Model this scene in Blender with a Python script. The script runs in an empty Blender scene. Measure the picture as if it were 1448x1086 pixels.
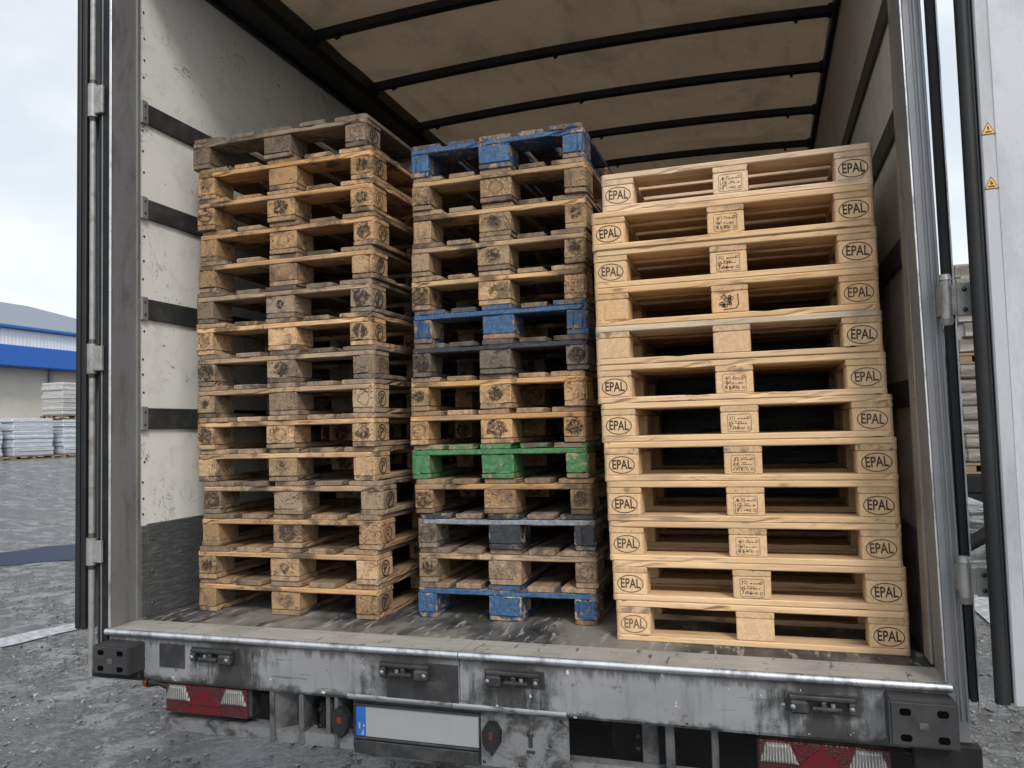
import bpy, math, random
from mathutils import Vector, Matrix, noise as mnoise
random.seed(11)
SC = bpy.context.scene
COL = SC.collection

# ------------------------------------------------------------------ camera, world, sun, exposure
cam_d = bpy.data.cameras.new("camera")
cam = bpy.data.objects.new("camera", cam_d)
COL.objects.link(cam)
cam_d.sensor_width = 36.0
cam_d.lens = 27.586
cam_d.clip_start = 0.05
cam_d.clip_end = 2000
CR = [[0.95240, -0.30194, 0.04196], [0.30370, 0.95171, -0.04496], [-0.02635, 0.05556, 0.99811]]
cm = Matrix(((CR[0][0], CR[0][2], -CR[0][1], 2.46302),
             (CR[1][0], CR[1][2], -CR[1][1], -2.97553),
             (CR[2][0], CR[2][2], -CR[2][1], 0.78422), (0, 0, 0, 1)))
cam.matrix_world = cm
SC.camera = cam
SC.view_settings.view_transform = 'Standard'
SC.view_settings.look = 'None'
SC.view_settings.gamma = 1.0
SC.view_settings.exposure = 0.66

SUN_DIR = Vector((0.42, -0.62, 0.66)).normalized()      # towards the bright side of the overcast
wd = bpy.data.worlds.new("World")
SC.world = wd
wd.use_nodes = True


class G:
    """small node builder"""
    def __init__(s, nt):
        s.nt = nt

    def n(s, t, props=None, **kw):
        nd = s.nt.nodes.new(t)
        for k, v in (props or {}).items():
            setattr(nd, k, v)
        for k, v in kw.items():
            key = int(k[1:]) if k[0] == '_' and k[1:].isdigit() else k.replace('_', ' ')
            s.put(nd.inputs[key], v)
        return nd

    def put(s, sock, v):
        if hasattr(v, 'is_output'):
            s.nt.links.new(v, sock)
        else:
            if sock.type == 'RGBA' and len(v) == 3:
                v = (*v, 1)
            sock.default_value = v

    def m(s, op, a, b=0.0, c=0.0, clamp=False):
        return s.n('ShaderNodeMath', {'operation': op, 'use_clamp': clamp}, _0=a, _1=b, _2=c).outputs[0]

    def v(s, op, a, b=(0, 0, 0)):
        nd = s.n('ShaderNodeVectorMath', {'operation': op}, _0=a, _1=b)
        return nd.outputs['Value'] if op in ('DOT_PRODUCT', 'LENGTH', 'DISTANCE') else nd.outputs[0]

    def mix(s, f, a, b, mode='MIX'):
        nd = s.n('ShaderNodeMix', {'data_type': 'RGBA', 'blend_type': mode})
        s.put(nd.inputs[0], f); s.put(nd.inputs[6], a); s.put(nd.inputs[7], b)
        return nd.outputs[2]

    def step(s, x, lo, hi, a=0.0, b=1.0):
        nd = s.n('ShaderNodeMapRange', {'interpolation_type': 'SMOOTHSTEP'})
        for i, q in enumerate((x, lo, hi, a, b)):
            s.put(nd.inputs[i], q)
        return nd.outputs[0]

    def noise(s, vec, scale, detail=4.0, rough=0.55, dist=0.0, out=0):
        return s.n('ShaderNodeTexNoise', {}, Vector=vec, Scale=scale, Detail=detail, Roughness=rough, Distortion=dist).outputs[out]

    def vor(s, vec, scale, out='Distance', feature='F1'):
        return s.n('ShaderNodeTexVoronoi', {'feature': feature}, Vector=vec, Scale=scale).outputs[out]

    def sep(s, vec):
        return s.n('ShaderNodeSeparateXYZ', {}, Vector=vec).outputs

    def comb(s, x, y, z):
        return s.n('ShaderNodeCombineXYZ', {}, X=x, Y=y, Z=z).outputs[0]

    def bump(s, h, strength, dist=0.01):
        return s.n('ShaderNodeBump', {}, Height=h, Strength=strength, Distance=dist).outputs[0]


gw = G(wd.node_tree)
bg = wd.node_tree.nodes['Background']
sky = gw.n('ShaderNodeTexSky', {'sky_type': 'NISHITA', 'sun_disc': False,
                                'sun_elevation': math.asin(SUN_DIR.z),
                                'sun_rotation': math.atan2(SUN_DIR.x, SUN_DIR.y)})
dirv = gw.n('ShaderNodeTexCoord').outputs['Generated']
dz = gw.sep(dirv)[2]
# cloud deck: projected on a high plane so that the cloud bands flatten towards the horizon
cv = gw.v('DIVIDE', dirv, gw.comb(gw.m('ADD', gw.m('MAXIMUM', dz, 0.0), 0.16), gw.m('ADD', gw.m('MAXIMUM', dz, 0.0), 0.16), 1.0))
cl = gw.noise(cv, 1.15, 6.0, 0.52, 0.35)
cl2 = gw.noise(gw.v('ADD', cv, (7.3, 2.1, 0)), 0.55, 3.0, 0.5)
cover = gw.step(gw.m('ADD', gw.m('MULTIPLY', cl, 0.7), gw.m('MULTIPLY', cl2, 0.3)), 0.40, 0.60)
sunside = gw.m('MAXIMUM', gw.v('DOT_PRODUCT', dirv, tuple(SUN_DIR)), 0.0)
glow = gw.m('ADD', 1.0, gw.m('MULTIPLY', gw.m('POWER', sunside, 1.5), 0.8))
low = gw.step(dz, 0.05, 0.40, 1.0, 0.0)
cloudcol = gw.mix(cover, (5.3, 5.9, 6.45), (7.3, 7.5, 7.65))
cloudcol = gw.mix(gw.m('MULTIPLY', low, 0.75), cloudcol, (7.6, 7.8, 7.9))
cloudcol = gw.mix(1.0, cloudcol, gw.comb(glow, glow, glow), 'MULTIPLY')
skycol = gw.mix(0.90, sky.outputs[0], cloudcol)
gw.put(bg.inputs[0], skycol)
bg.inputs[1].default_value = 0.09

sun_d = bpy.data.lights.new("sun", 'SUN')
sun_d.energy = 1.5
sun_d.angle = math.radians(14)
sun_d.color = (1.0, 0.96, 0.90)
sun = bpy.data.objects.new("sun", sun_d)
COL.objects.link(sun)
sun.rotation_euler = (-SUN_DIR).to_track_quat('-Z', 'Y').to_euler()
sun.location = (0, -6, 8)

GZ = -1.1          # ground below the trailer floor (floor is z = 0)
R2 = math.radians


# ------------------------------------------------------------------ object helpers
WO = {}


def props(o, label=None, cat=None, group=None, kind=None):
    if label: o['label'] = label
    if cat: o['category'] = cat
    if group: o['group'] = group
    if kind: o['kind'] = kind
    return o


def empty(name, loc, label, cat, group=None):
    o = bpy.data.objects.new(name, None)
    o.empty_display_size = 0.1
    COL.objects.link(o)
    o.location = loc
    WO[o] = Vector(loc)
    return props(o, label, cat, group)


class MB:
    """collects shapes in world coordinates, then links them as ONE mesh object"""
    def __init__(s):
        s.V = []; s.F = []; s.M = []; s.S = []

    def add(s, vs, fs, mi=0, smooth=False):
        b = len(s.V)
        s.V += [Vector(v) for v in vs]
        for f in fs:
            s.F.append([b + i for i in f]); s.M.append(mi); s.S.append(smooth)
        return s

    def box(s, x0, x1, y0, y1, z0, z1, bev=0.004, mi=0, mat=None):
        hx, hy, hz = abs(x1 - x0) / 2, abs(y1 - y0) / 2, abs(z1 - z0) / 2
        c = Vector(((x0 + x1) / 2, (y0 + y1) / 2, (z0 + z1) / 2))
        b = min(bev, hx * .45, hy * .45, hz * .45)
        vs = []; idx = {}
        for sx in (-1, 1):
            for sy in (-1, 1):
                for sz in (-1, 1):
                    for a in range(3):
                        p = [sx * (hx - b), sy * (hy - b), sz * (hz - b)]
                        p[a] = (sx * hx, sy * hy, sz * hz)[a]
                        idx[(sx, sy, sz, a)] = len(vs); vs.append(Vector(p))
        fs = []
        for a in range(3):
            u, w = [(1, 2), (2, 0), (0, 1)][a]
            for sg in (-1, 1):
                q = []
                for su, sw in ((-1, -1), (1, -1), (1, 1), (-1, 1)):
                    k = [0, 0, 0]; k[a] = sg; k[u] = su; k[w] = sw
                    q.append(idx[(*k, a)])
                fs.append(q if sg > 0 else q[::-1])
        for a in range(3):      # edge chamfers
            u, w = [(1, 2), (2, 0), (0, 1)][a]
            for su in (-1, 1):
                for sw in (-1, 1):
                    k0 = [0, 0, 0]; k0[a] = -1; k0[u] = su; k0[w] = sw
                    k1 = list(k0); k1[a] = 1
                    q = [idx[(*k0, u)], idx[(*k1, u)], idx[(*k1, w)], idx[(*k0, w)]]
                    fs.append(q if su * sw < 0 else q[::-1])
        for sx in (-1, 1):
            for sy in (-1, 1):
                for sz in (-1, 1):
                    q = [idx[(sx, sy, sz, 0)], idx[(sx, sy, sz, 1)], idx[(sx, sy, sz, 2)]]
                    fs.append(q if sx * sy * sz > 0 else q[::-1])
        vs = [(mat @ v if mat else v) + c for v in vs]
        return s.add(vs, fs, mi)

    def tube(s, path, r, n=10, mi=0, smooth=True, sx=1.0):
        path = [Vector(p) for p in path]
        rings = []; vs = []; fs = []
        for i, p in enumerate(path):
            t = (path[min(i + 1, len(path) - 1)] - path[max(i - 1, 0)]).normalized()
            up = Vector((0, 0, 1)) if abs(t.z) < .9 else Vector((0, 1, 0))
            a = t.cross(up).normalized(); b = a.cross(t).normalized()
            rr = r[i] if isinstance(r, (list, tuple)) else r
            rings.append(len(vs))
            for k in range(n):
                an = 2 * math.pi * k / n
                vs.append(p + a * (math.cos(an) * rr * sx) + b * (math.sin(an) * rr))
        for i in range(len(path) - 1):
            for k in range(n):
                fs.append([rings[i] + k, rings[i] + (k + 1) % n, rings[i + 1] + (k + 1) % n, rings[i + 1] + k])
        s.add(vs, fs, mi, smooth)
        s.add(vs[:n], [list(range(n))[::-1]], mi)
        s.add(vs[-n:], [list(range(n))], mi)
        return s

    def prism(s, poly, axis, a0, a1, mi=0):
        """poly in the two other axes (cyclic order), extruded along axis"""
        n = len(poly)
        def P(q, a):
            return {0: (a, q[0], q[1]), 1: (q[0], a, q[1]), 2: (q[0], q[1], a)}[axis]
        vs = [P(q, a0) for q in poly] + [P(q, a1) for q in poly]
        fs = [list(range(n))[::-1], [n + i for i in range(n)]]
        fs += [[i, (i + 1) % n, n + (i + 1) % n, n + i] for i in range(n)]
        return s.add(vs, fs, mi)

    def lathe(s, c, axis, prof, n=28, mi=0):
        """prof: (radius, offset along axis)"""
        vs = []; fs = []
        c = Vector(c)
        e = [Vector((1, 0, 0)), Vector((0, 1, 0)), Vector((0, 0, 1))]
        A, U, W = e[axis], e[(axis + 1) % 3], e[(axis + 2) % 3]
        for r, h in prof:
            for k in range(n):
                t = 2 * math.pi * k / n
                vs.append(c + A * h + U * (r * math.cos(t)) + W * (r * math.sin(t)))
        for i in range(len(prof) - 1):
            for k in range(n):
                fs.append([i * n + k, i * n + (k + 1) % n, (i + 1) * n + (k + 1) % n, (i + 1) * n + k])
        return s.add(vs, fs, mi, True)

    def lean(s, k):
        for v in s.V: v.x += k * v.z
        return s

    def to(s, name, mat, parent=None, label=None, cat=None, group=None, kind=None, recalc=True):
        lo = [min(v[i] for v in s.V) for i in range(3)]; hi = [max(v[i] for v in s.V) for i in range(3)]
        org = Vector(((lo[0] + hi[0]) / 2, (lo[1] + hi[1]) / 2, (lo[2] + hi[2]) / 2))
        if parent is None: org.z = lo[2]
        me = bpy.data.meshes.new(name)
        me.from_pydata([v - org for v in s.V], [], s.F)
        for m_ in (mat if isinstance(mat, (list, tuple)) else [mat]):
            me.materials.append(m_)
        me.polygons.foreach_set('material_index', s.M)
        me.polygons.foreach_set('use_smooth', s.S)
        if recalc:
            import bmesh
            bm = bmesh.new(); bm.from_mesh(me)
            bmesh.ops.recalc_face_normals(bm, faces=bm.faces[:])
            bm.to_mesh(me); bm.free()
        me.update()
        o = bpy.data.objects.new(name, me)
        COL.objects.link(o)
        WO[o] = org
        if parent is not None:
            o.parent = parent
            o.location = org - WO[parent]
        else:
            o.location = org
        return props(o, label, cat, group, kind)


# ------------------------------------------------------------------ materials
def mat(name, build, rough=0.6, metal=0.0):
    m = bpy.data.materials.new(name)
    m.use_nodes = True
    g = G(m.node_tree)
    b = m.node_tree.nodes['Principled BSDF']
    b.inputs['Roughness'].default_value = rough
    b.inputs['Metallic'].default_value = metal
    g.b = b
    g.obj = g.n('ShaderNodeTexCoord').outputs['Object']
    build(g)
    return m


def rnd_vec(g, k=43.0):
    oi = g.n('ShaderNodeObjectInfo')
    r = oi.outputs['Random']
    off = g.comb(g.m('MULTIPLY', r, k), g.m('MULTIPLY', r, k * 1.71), g.m('MULTIPLY', r, k * .63))
    return oi, r, g.v('ADD', g.obj, off)


def wood_color(g, new=False):
    oi, r, vec = rnd_vec(g)
    tint = oi.outputs['Color']
    gv = g.v('MULTIPLY', vec, (2.6, 42.0, 42.0))
    grain = g.noise(gv, 1.0, 6.0, 0.62, 0.5)
    ring = g.noise(g.v('MULTIPLY', vec, (1.1, 17.0, 17.0)), 1.0, 2.0, 0.5, 1.2)
    ringw = g.m('ABSOLUTE', g.m('SINE', g.m('MULTIPLY', ring, 34.0)))
    fleck = g.noise(vec, 170.0, 3.0, 0.6)
    k = 0.25 if new else 0.55
    f = g.m('ADD', g.m('MULTIPLY', g.step(grain, .3, .72), .7), g.m('MULTIPLY', ringw, .3))
    dark = g.mix(1.0, tint, (1 - k * .9, 1 - k * 1.05, 1 - k * 1.15), 'MULTIPLY')
    lite = g.mix(1.0, tint, (1.13, 1.12, 1.09), 'MULTIPLY')
    c = g.mix(f, dark, lite)
    c = g.mix(g.m('MULTIPLY', g.step(fleck, .55, .8), .35 if not new else .12), c, (.07, .045, .03))
    blot = g.noise(g.v('MULTIPLY', vec, (2.2, 7, 7)), 1.7, 5.0, .6)
    if new:
        c = g.mix(g.m('MULTIPLY', g.step(blot, .5, .75), .35), c, (.50, .33, .17))
        sm = g.noise(g.v('MULTIPLY', g.v('ADD', vec, (3, 9, 1)), (3.0, 26, 26)), 1.0, 5.0, .62)
        big = g.noise(g.v('ADD', vec, (1, 5, 7)), 2.1, 2.0, .5)
        c = g.mix(g.m('MULTIPLY', g.m('MULTIPLY', g.step(sm, .48, .64), g.step(big, .50, .62)), .7), c, (.10, .085, .07))
    else:
        c = g.mix(g.m('MULTIPLY', g.step(blot, .46, .68), .5), c, (.15, .125, .10))
        st = g.noise(g.v('ADD', vec, (5, 2, 8)), 5.2, 6.0, .66, .3)
        c = g.mix(g.m('MULTIPLY', g.step(st, .50, .62), .78), c, (.040, .032, .026))
    ck = g.noise(g.v('MULTIPLY', g.v('ADD', vec, (8, 3, 2)), (1.6, 30.0, 30.0)), 1.0, 4.0, .55, .3)
    cw = g.step(g.noise(g.v('ADD', vec, (2, 8, 4)), 3.1, 2.0, .5), .50, .58)
    crack = g.m('MULTIPLY', g.step(g.m('ABSOLUTE', g.m('SUBTRACT', ck, .5)), .004, .012, 1.0, 0.0), cw)
    c = g.mix(g.m('MULTIPLY', crack, .5 if new else .75), c, (.07, .045, .028))
    # sparse knots
    kd = g.vor(g.v('MULTIPLY', vec, (3.4, 9.0, 9.0)), 1.0)
    c = g.mix(g.m('MULTIPLY', g.step(kd, .04, .10, 1.0, 0.0), .55), c, (.10, .05, .025))
    h = g.m('ADD', g.m('MULTIPLY', grain, .6), g.m('MULTIPLY', fleck, .25))
    return c, h, vec, r


def m_wood(g):
    c, h, vec, r = wood_color(g)
    g.put(g.b.inputs['Base Color'], c)
    g.put(g.b.inputs['Normal'], g.bump(h, .55, .006))
    g.b.inputs['Roughness'].default_value = .82
    g.b.inputs['Specular IOR Level'].default_value = .25


def m_wood_new(g):
    c, h, vec, r = wood_color(g, True)
    g.put(g.b.inputs['Base Color'], c)
    g.put(g.b.inputs['Normal'], g.bump(h, .3, .004))
    g.b.inputs['Roughness'].default_value = .7
    g.b.inputs['Specular IOR Level'].default_value = .3


def block_color(g):
    """pressed or sawn spacer block: flaky face, worn smudges burnt and scuffed into the front"""
    oi, r, vec = rnd_vec(g)
    tint = oi.outputs['Color']
    fl = g.noise(vec, 62.0, 5.0, .62, 1.4)
    fl2 = g.vor(g.v('ADD', vec, g.v('MULTIPLY', g.noise(vec, 30.0, 2, .5, 0, 1), (.03, .03, .03))), 95.0)
    c = g.mix(g.step(fl, .3, .7), g.mix(1.0, tint, (.62, .56, .5), 'MULTIPLY'), g.mix(1.0, tint, (1.16, 1.13, 1.1), 'MULTIPLY'))
    c = g.mix(g.m('MULTIPLY', g.step(fl2, .25, .6), .16), c, (.10, .07, .05))
    x, y, z = g.sep(g.obj)
    wob = g.noise(vec, 34.0, 4.0, .65)
    rad = g.m('ADD', g.m('SQRT', g.m('ADD', g.m('POWER', x, 2.0), g.m('POWER', g.m('MULTIPLY', z, 1.1), 2.0))), g.m('MULTIPLY', g.m('SUBTRACT', wob, .5), .05))
    # half the blocks are sawn timber: arcs of growth rings on the face instead of pressed chips
    oc = g.m('SUBTRACT', g.m('MULTIPLY', r, .2), .1)
    arc = g.m('SQRT', g.m('ADD', g.m('POWER', g.m('SUBTRACT', x, oc), 2.0), g.m('POWER', g.m('ADD', z, .05), 2.0)))
    arcs = g.m('SINE', g.m('MULTIPLY', g.m('ADD', arc, g.m('MULTIPLY', wob, .012)), 900.0))
    sawn = g.step(g.m('FRACT', g.m('MULTIPLY', r, 29.3)), .42, .48)
    smooth = g.mix(g.m('MULTIPLY', g.step(arcs, -.4, 1.0), .38), g.mix(1.0, tint, (1.12, 1.1, 1.06), 'MULTIPLY'), g.mix(1.0, tint, (.62, .52, .42), 'MULTIPLY'))
    c = g.mix(g.m('MULTIPLY', sawn, .75), c, smooth)
    has = g.step(g.m('FRACT', g.m('MULTIPLY', r, 7.31)), .50, .62)
    size = g.m('ADD', .018, g.m('MULTIPLY', g.m('FRACT', g.m('MULTIPLY', r, 17.9)), .024))
    spot = g.m('MULTIPLY', g.step(g.m('SUBTRACT', rad, size), -.004, .008, 1.0, 0.0), has)
    tex = g.step(g.noise(vec, 30.0, 5.0, .7, 1.6), .38, .56)
    c = g.mix(g.m('MULTIPLY', g.m('MULTIPLY', spot, tex), .95), c, (.030, .024, .020))
    has2 = g.step(g.m('FRACT', g.m('MULTIPLY', r, 13.7)), .76, .8)
    ring = g.step(g.m('ABSOLUTE', g.m('SUBTRACT', rad, .028)), .003, .006, 1.0, 0.0)
    c = g.mix(g.m('MULTIPLY', g.m('MULTIPLY', ring, has2), .55), c, (.09, .06, .04))
    st = g.noise(g.v('ADD', vec, (5, 2, 8)), 9.0, 6.0, .66, .4)
    c = g.mix(g.m('MULTIPLY', g.step(st, .47, .68), .72), c, (.075, .06, .047))
    ckb = g.noise(g.v('MULTIPLY', g.v('ADD', vec, (1, 2, 9)), (16, 16, 26)), 1.0, 3.0, .5, 1.1)
    ckm = g.step(g.noise(g.v('ADD', vec, (6, 3, 2)), 11.0, 2.0, .5), .50, .58)
    ckl = g.m('MULTIPLY', g.step(g.m('ABSOLUTE', g.m('SUBTRACT', ckb, .5)), .006, .018, 1.0, 0.0), ckm)
    c = g.mix(g.m('MULTIPLY', ckl, .7), c, (.05, .035, .025))
    nail = g.vor(g.v('ADD', vec, (2, 3, 1)), 30.0)
    c = g.mix(g.m('MULTIPLY', g.step(nail, .07, .11, 1.0, 0.0), .8), c, (.03, .022, .018))
    h = g.m('ADD', g.m('MULTIPLY', fl, .7), g.m('ADD', g.m('MULTIPLY', g.m('MULTIPLY', spot, tex), -.35), g.m('MULTIPLY', ckl, -.5)))
    return c, h, vec, r


def m_block(g):
    c, h, vec, r = block_color(g)
    g.put(g.b.inputs['Base Color'], c)
    g.put(g.b.inputs['Normal'], g.bump(h, .9, .012))
    g.b.inputs['Roughness'].default_value = .85
    g.b.inputs['Specular IOR Level'].default_value = .2


def m_block_new(g):
    oi, r, vec = rnd_vec(g)
    tint = oi.outputs['Color']
    fl = g.noise(vec, 70.0, 5.0, .62, 1.0)
    gr = g.noise(g.v('MULTIPLY', vec, (20, 20, 70)), 1.0, 4.0, .6)
    c = g.mix(g.step(fl, .3, .7), g.mix(1.0, tint, (.84, .80, .76), 'MULTIPLY'), g.mix(1.0, tint, (1.08, 1.07, 1.05), 'MULTIPLY'))
    c = g.mix(g.m('MULTIPLY', g.step(gr, .5, .75), .25), c, (.46, .30, .15))
    g.put(g.b.inputs['Base Color'], c)
    g.put(g.b.inputs['Normal'], g.bump(fl, .3, .004))
    g.b.inputs['Roughness'].default_value = .75
    g.b.inputs['Specular IOR Level'].default_value = .25


def painted(paint, amount, kind):
    def f(g):
        c, h, vec, r = block_color(g) if kind == 'block' else wood_color(g)
        gen = g.n('ShaderNodeTexCoord').outputs['Generated']
        gx, gy, gz = g.sep(gen)
        def ed(s):
            return g.m('MINIMUM', s, g.m('SUBTRACT', 1.0, s))
        edge = g.m('MINIMUM', ed(gx), ed(gz))
        n1 = g.noise(vec, 26.0, 6.0, .7, .6)
        n2 = g.noise(g.v('MULTIPLY', vec, (6, 30, 30)), 1.0, 5.0, .65)
        n3 = g.noise(vec, 210.0, 2.0, .6)
        chip = g.m('ADD', g.m('ADD', g.m('MULTIPLY', n1, .6), g.m('MULTIPLY', n2, .3)), g.m('MULTIPLY', n3, .12))
        chip = g.m('ADD', chip, g.step(edge, 0.0, .10, .07, 0.0))
        mask = g.step(chip, amount, amount + .03, 1.0, 0.0)
        wear = g.noise(vec, 60.0, 4.0, .6)
        p = g.mix(g.step(wear, .3, .75), tuple(q * .62 for q in paint), tuple(min(1, q * 1.25 + .01) for q in paint))
        p = g.mix(g.m('MULTIPLY', g.step(n3, .52, .75), .35), p, tuple(q * .3 for q in paint))
        g.put(g.b.inputs['Base Color'], g.mix(mask, c, p))
        g.put(g.b.inputs['Normal'], g.bump(g.m('ADD', g.m('MULTIPLY', h, .5), g.m('MULTIPLY', mask, .5)), .5, .004))
        g.put(g.b.inputs['Roughness'], g.m('SUBTRACT', .85, g.m('MULTIPLY', mask, .3)))
    return f


BLUE = (.030, .088, .185); GREEN = (.05, .175, .06); BLACK = (.022, .024, .028); GREYB = (.20, .22, .24)
WOOD = mat('used_wood', m_wood); WOODN = mat('new_pine', m_wood_new)
BLOCK = mat('used_block', m_block); BLOCKN = mat('new_block', m_block_new)
PB = {k: mat('blue_paint_' + k, painted(BLUE, .585, k)) for k in ('block', 'board')}
PBW = {k: mat('worn_blue_paint_' + k, painted((.018, .058, .14), .55, k)) for k in ('block', 'board')}
PG = {k: mat('green_paint_' + k, painted(GREEN, .60, k)) for k in ('block', 'board')}
PGW = {k: mat('worn_green_paint_' + k, painted(GREEN, .54, k)) for k in ('block', 'board')}
PK = {k: mat('black_paint_' + k, painted(BLACK, .60, k)) for k in ('block', 'board')}
PS = {k: mat('grey_paint_' + k, painted(GREYB, .57, k)) for k in ('block', 'board')}


def simple(name, col, rough=.6, metal=0.0, var=.25, scale=14.0, bump=.15, dirt=.0, dirtcol=(.03, .028, .025), dscale=5.0, stretch=(1, 1, 1), spec=.5):
    def f(g):
        oi, r, vec = rnd_vec(g, 11.0)
        vec = g.v('MULTIPLY', vec, stretch)
        n = g.noise(vec, scale, 6.0, .6)
        c = g.mix(n, tuple(q * (1 - var) for q in col), tuple(min(1, q * (1 + var)) for q in col))
        if dirt:
            d = g.noise(g.v('ADD', vec, (3, 1, 7)), dscale, 7.0, .68, .4)
            c = g.mix(g.m('MULTIPLY', g.step(d, .47, .66), dirt), c, dirtcol)
            fine = g.noise(vec, 130.0, 3.0, .6)
            c = g.mix(g.m('MULTIPLY', g.step(fine, .6, .72), dirt * .7), c, dirtcol)
        g.put(g.b.inputs['Base Color'], c)
        g.put(g.b.inputs['Roughness'], g.m('ADD', rough - .12, g.m('MULTIPLY', n, .24)))
        g.b.inputs['Specular IOR Level'].default_value = spec
        if bump:
            g.put(g.b.inputs['Normal'], g.bump(n, bump, .004))
    return mat(name, f, rough, metal)


def m_whitewall(base, grime):
    def f(g):
        v = g.obj
        n = g.noise(v, 2.2, 5.0, .6)
        c = g.mix(n, tuple(q * .86 for q in base), tuple(min(1, q * 1.08) for q in base))
        mott = g.noise(v, 9.0, 6.0, .7)
        c = g.mix(g.m('MULTIPLY', g.step(mott, .5, .75), .35 * grime), c, tuple(q * .55 for q in base))
        # hairline scratches in three directions
        for k, (rx, sc, th) in enumerate(((.35, (1, 1.2, 9.0), .013), (-.7, (1, 2.2, 10.0), .011), (1.3, (1, 3.0, 12.0), .010))):
            rot = g.n('ShaderNodeVectorRotate', {'rotation_type': 'X_AXIS'}, Vector=v, Angle=rx).outputs[0]
            rn = g.noise(g.v('ADD', g.v('MULTIPLY', rot, sc), (k * 5.1, k * 2.0, k)), 1.5, 5.0, .62)
            line = g.step(g.m('ABSOLUTE', g.m('SUBTRACT', rn, .5)), th * .35, th, 1.0, 0.0)
            where = g.step(g.noise(g.v('ADD', v, (k * 3.0, 4, 2)), 4.2, 3.0, .6), .57, .66)
            c = g.mix(g.m('MULTIPLY', g.m('MULTIPLY', line, where), .75), c, (.05, .042, .035))
        sp = g.vor(v, 26.0)
        pick = g.step(g.noise(v, 7.0, 2.0, .5), .58, .62)
        c = g.mix(g.m('MULTIPLY', g.m('MULTIPLY', g.step(sp, .06, .13, 1.0, 0.0), pick), .8), c, (.13, .075, .04))
        gouge = g.noise(g.v('MULTIPLY', v, (1, 8, 18)), 1.0, 5.0, .6)
        c = g.mix(g.m('MULTIPLY', g.step(gouge, .70, .735), .8), c, (.06, .05, .04))
        g.put(g.b.inputs['Base Color'], c)
        g.put(g.b.inputs['Normal'], g.bump(g.m('ADD', mott, g.m('MULTIPLY', n, 2.0)), .1, .01))
        g.b.inputs['Roughness'].default_value = .55
    return f


WALLW = mat('white_ply_panel', m_whitewall((.665, .648, .605), 1.35))
WALLR = mat('grimy_ply_panel', m_whitewall((.50, .47, .425), 1.9))
SLAT = simple('dark_slat', (.026, .026, .027), .5, 0, .35, 8, .1, .25, (.12, .115, .105), 9)
KICK = simple('dark_kick_ply', (.056, .058, .060), .5, 0, .5, 5, .15, .45, (.17, .165, .16), 7, (1, 2, 16))
FRAME = simple('dark_grey_steel', (.165, .164, .163), .52, .2, .25, 5, .1, .5, (.05, .045, .04), 9, (1, 1, .3))
FRAMEL = simple('grey_steel', (.21, .213, .22), .45, .3, .15, 7, .08, .35, (.09, .085, .08), 8, (1, 1, .25))
ALU = simple('bare_aluminium', (.58, .59, .61), .34, .85, .3, 12, .12, .6, (.06, .055, .05), 14, (1, 1, .5))
SCUFF = simple('scuffed_steel_lip', (.30, .30, .31), .4, .6, .3, 16, .15, .95, (.03, .028, .026), 11, (1, 3, 3))
SPECK = simple('speckled_grey_panel', (.175, .178, .184), .5, .2, .25, 10, .12, .9, (.03, .028, .026), 13)
RUBBER = simple('black_rubber', (.010, .0105, .0115), .55, 0, .4, 20, .1, .2, (.04, .04, .04), 8, (1, 1, .3), .3)
RAIL = simple('black_roof_steel', (.016, .016, .017), .5, .2, .3, 9, .05, .2, (.06, .055, .05), 6)
BLACKM = simple('oily_black_steel', (.026, .026, .027), .5, .2, .5, 18, .25, .45, (.085, .08, .075), 12)
CHASSIS = simple('dark_chassis_steel', (.010, .010, .0105), .65, .1, .5, 12, .2, .35, (.035, .032, .03), 6, (1, 1, 1), .25)
GALV = simple('dirty_galvanised_steel', (.10, .10, .103), .5, .3, .4, 9, .15, .9, (.016, .015, .014), 6)
DOORW = simple('white_door_panel', (.43, .442, .465), .45, 0, .08, 3, .04, .4, (.22, .22, .225), 5, (1, 1, .4))
DOORF = simple('grey_door_frame', (.36, .368, .382), .42, .1, .15, 4, .04, .4, (.14, .14, .145), 5, (1, 1, .3))
HINGE = simple('galvanised_hinge', (.26, .26, .255), .45, .35, .3, 22, .15, .6, (.11, .075, .05), 14)
BOLT = simple('dark_bolt', (.05, .048, .045), .5, .5)
TARPSTRIP = simple('brown_trim', (.26, .225, .185), .5, .1, .45, 6, .1, .5, (.07, .06, .05), 9, (1, 1, .5))
PLATEW = simple('blank_white_plate', (.25, .253, .262), .45, 0, .05, 5, .0, .15, (.18, .18, .18), 8)
PLATEB = simple('blue_plate_band', (.015, .10, .36), .35, 0, .1)
INK = simple('dark_brown_ink', (.028, .018, .013), .8, 0, .5, 90, .0)
INKF = simple('faded_ink', (.15, .09, .05), .8, 0, .4, 90, .0)
ORANGE = simple('orange_sticker', (.72, .32, .05), .45, 0, .1)
STICKINK = simple('sticker_black', (.03, .025, .02), .5)
LAMPO = simple('orange_lamp_lens', (.10, .022, .010), .3, 0, .4, 60, .1)


def m_redlens(g):
    v = g.obj
    cells = g.vor(v, 150.0)
    n = g.noise(v, 14.0, 5.0, .65)
    c = g.mix(cells, (.085, .002, .006), (.03, .0012, .003))
    c = g.mix(g.m('MULTIPLY', g.step(n, .44, .62), .75), c, (.030, .016, .011))
    g.put(g.b.inputs['Base Color'], c)
    g.put(g.b.inputs['Normal'], g.bump(cells, .35, .004))
    g.b.inputs['Roughness'].default_value = .22
    g.b.inputs['Coat Weight'].default_value = .5


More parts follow.
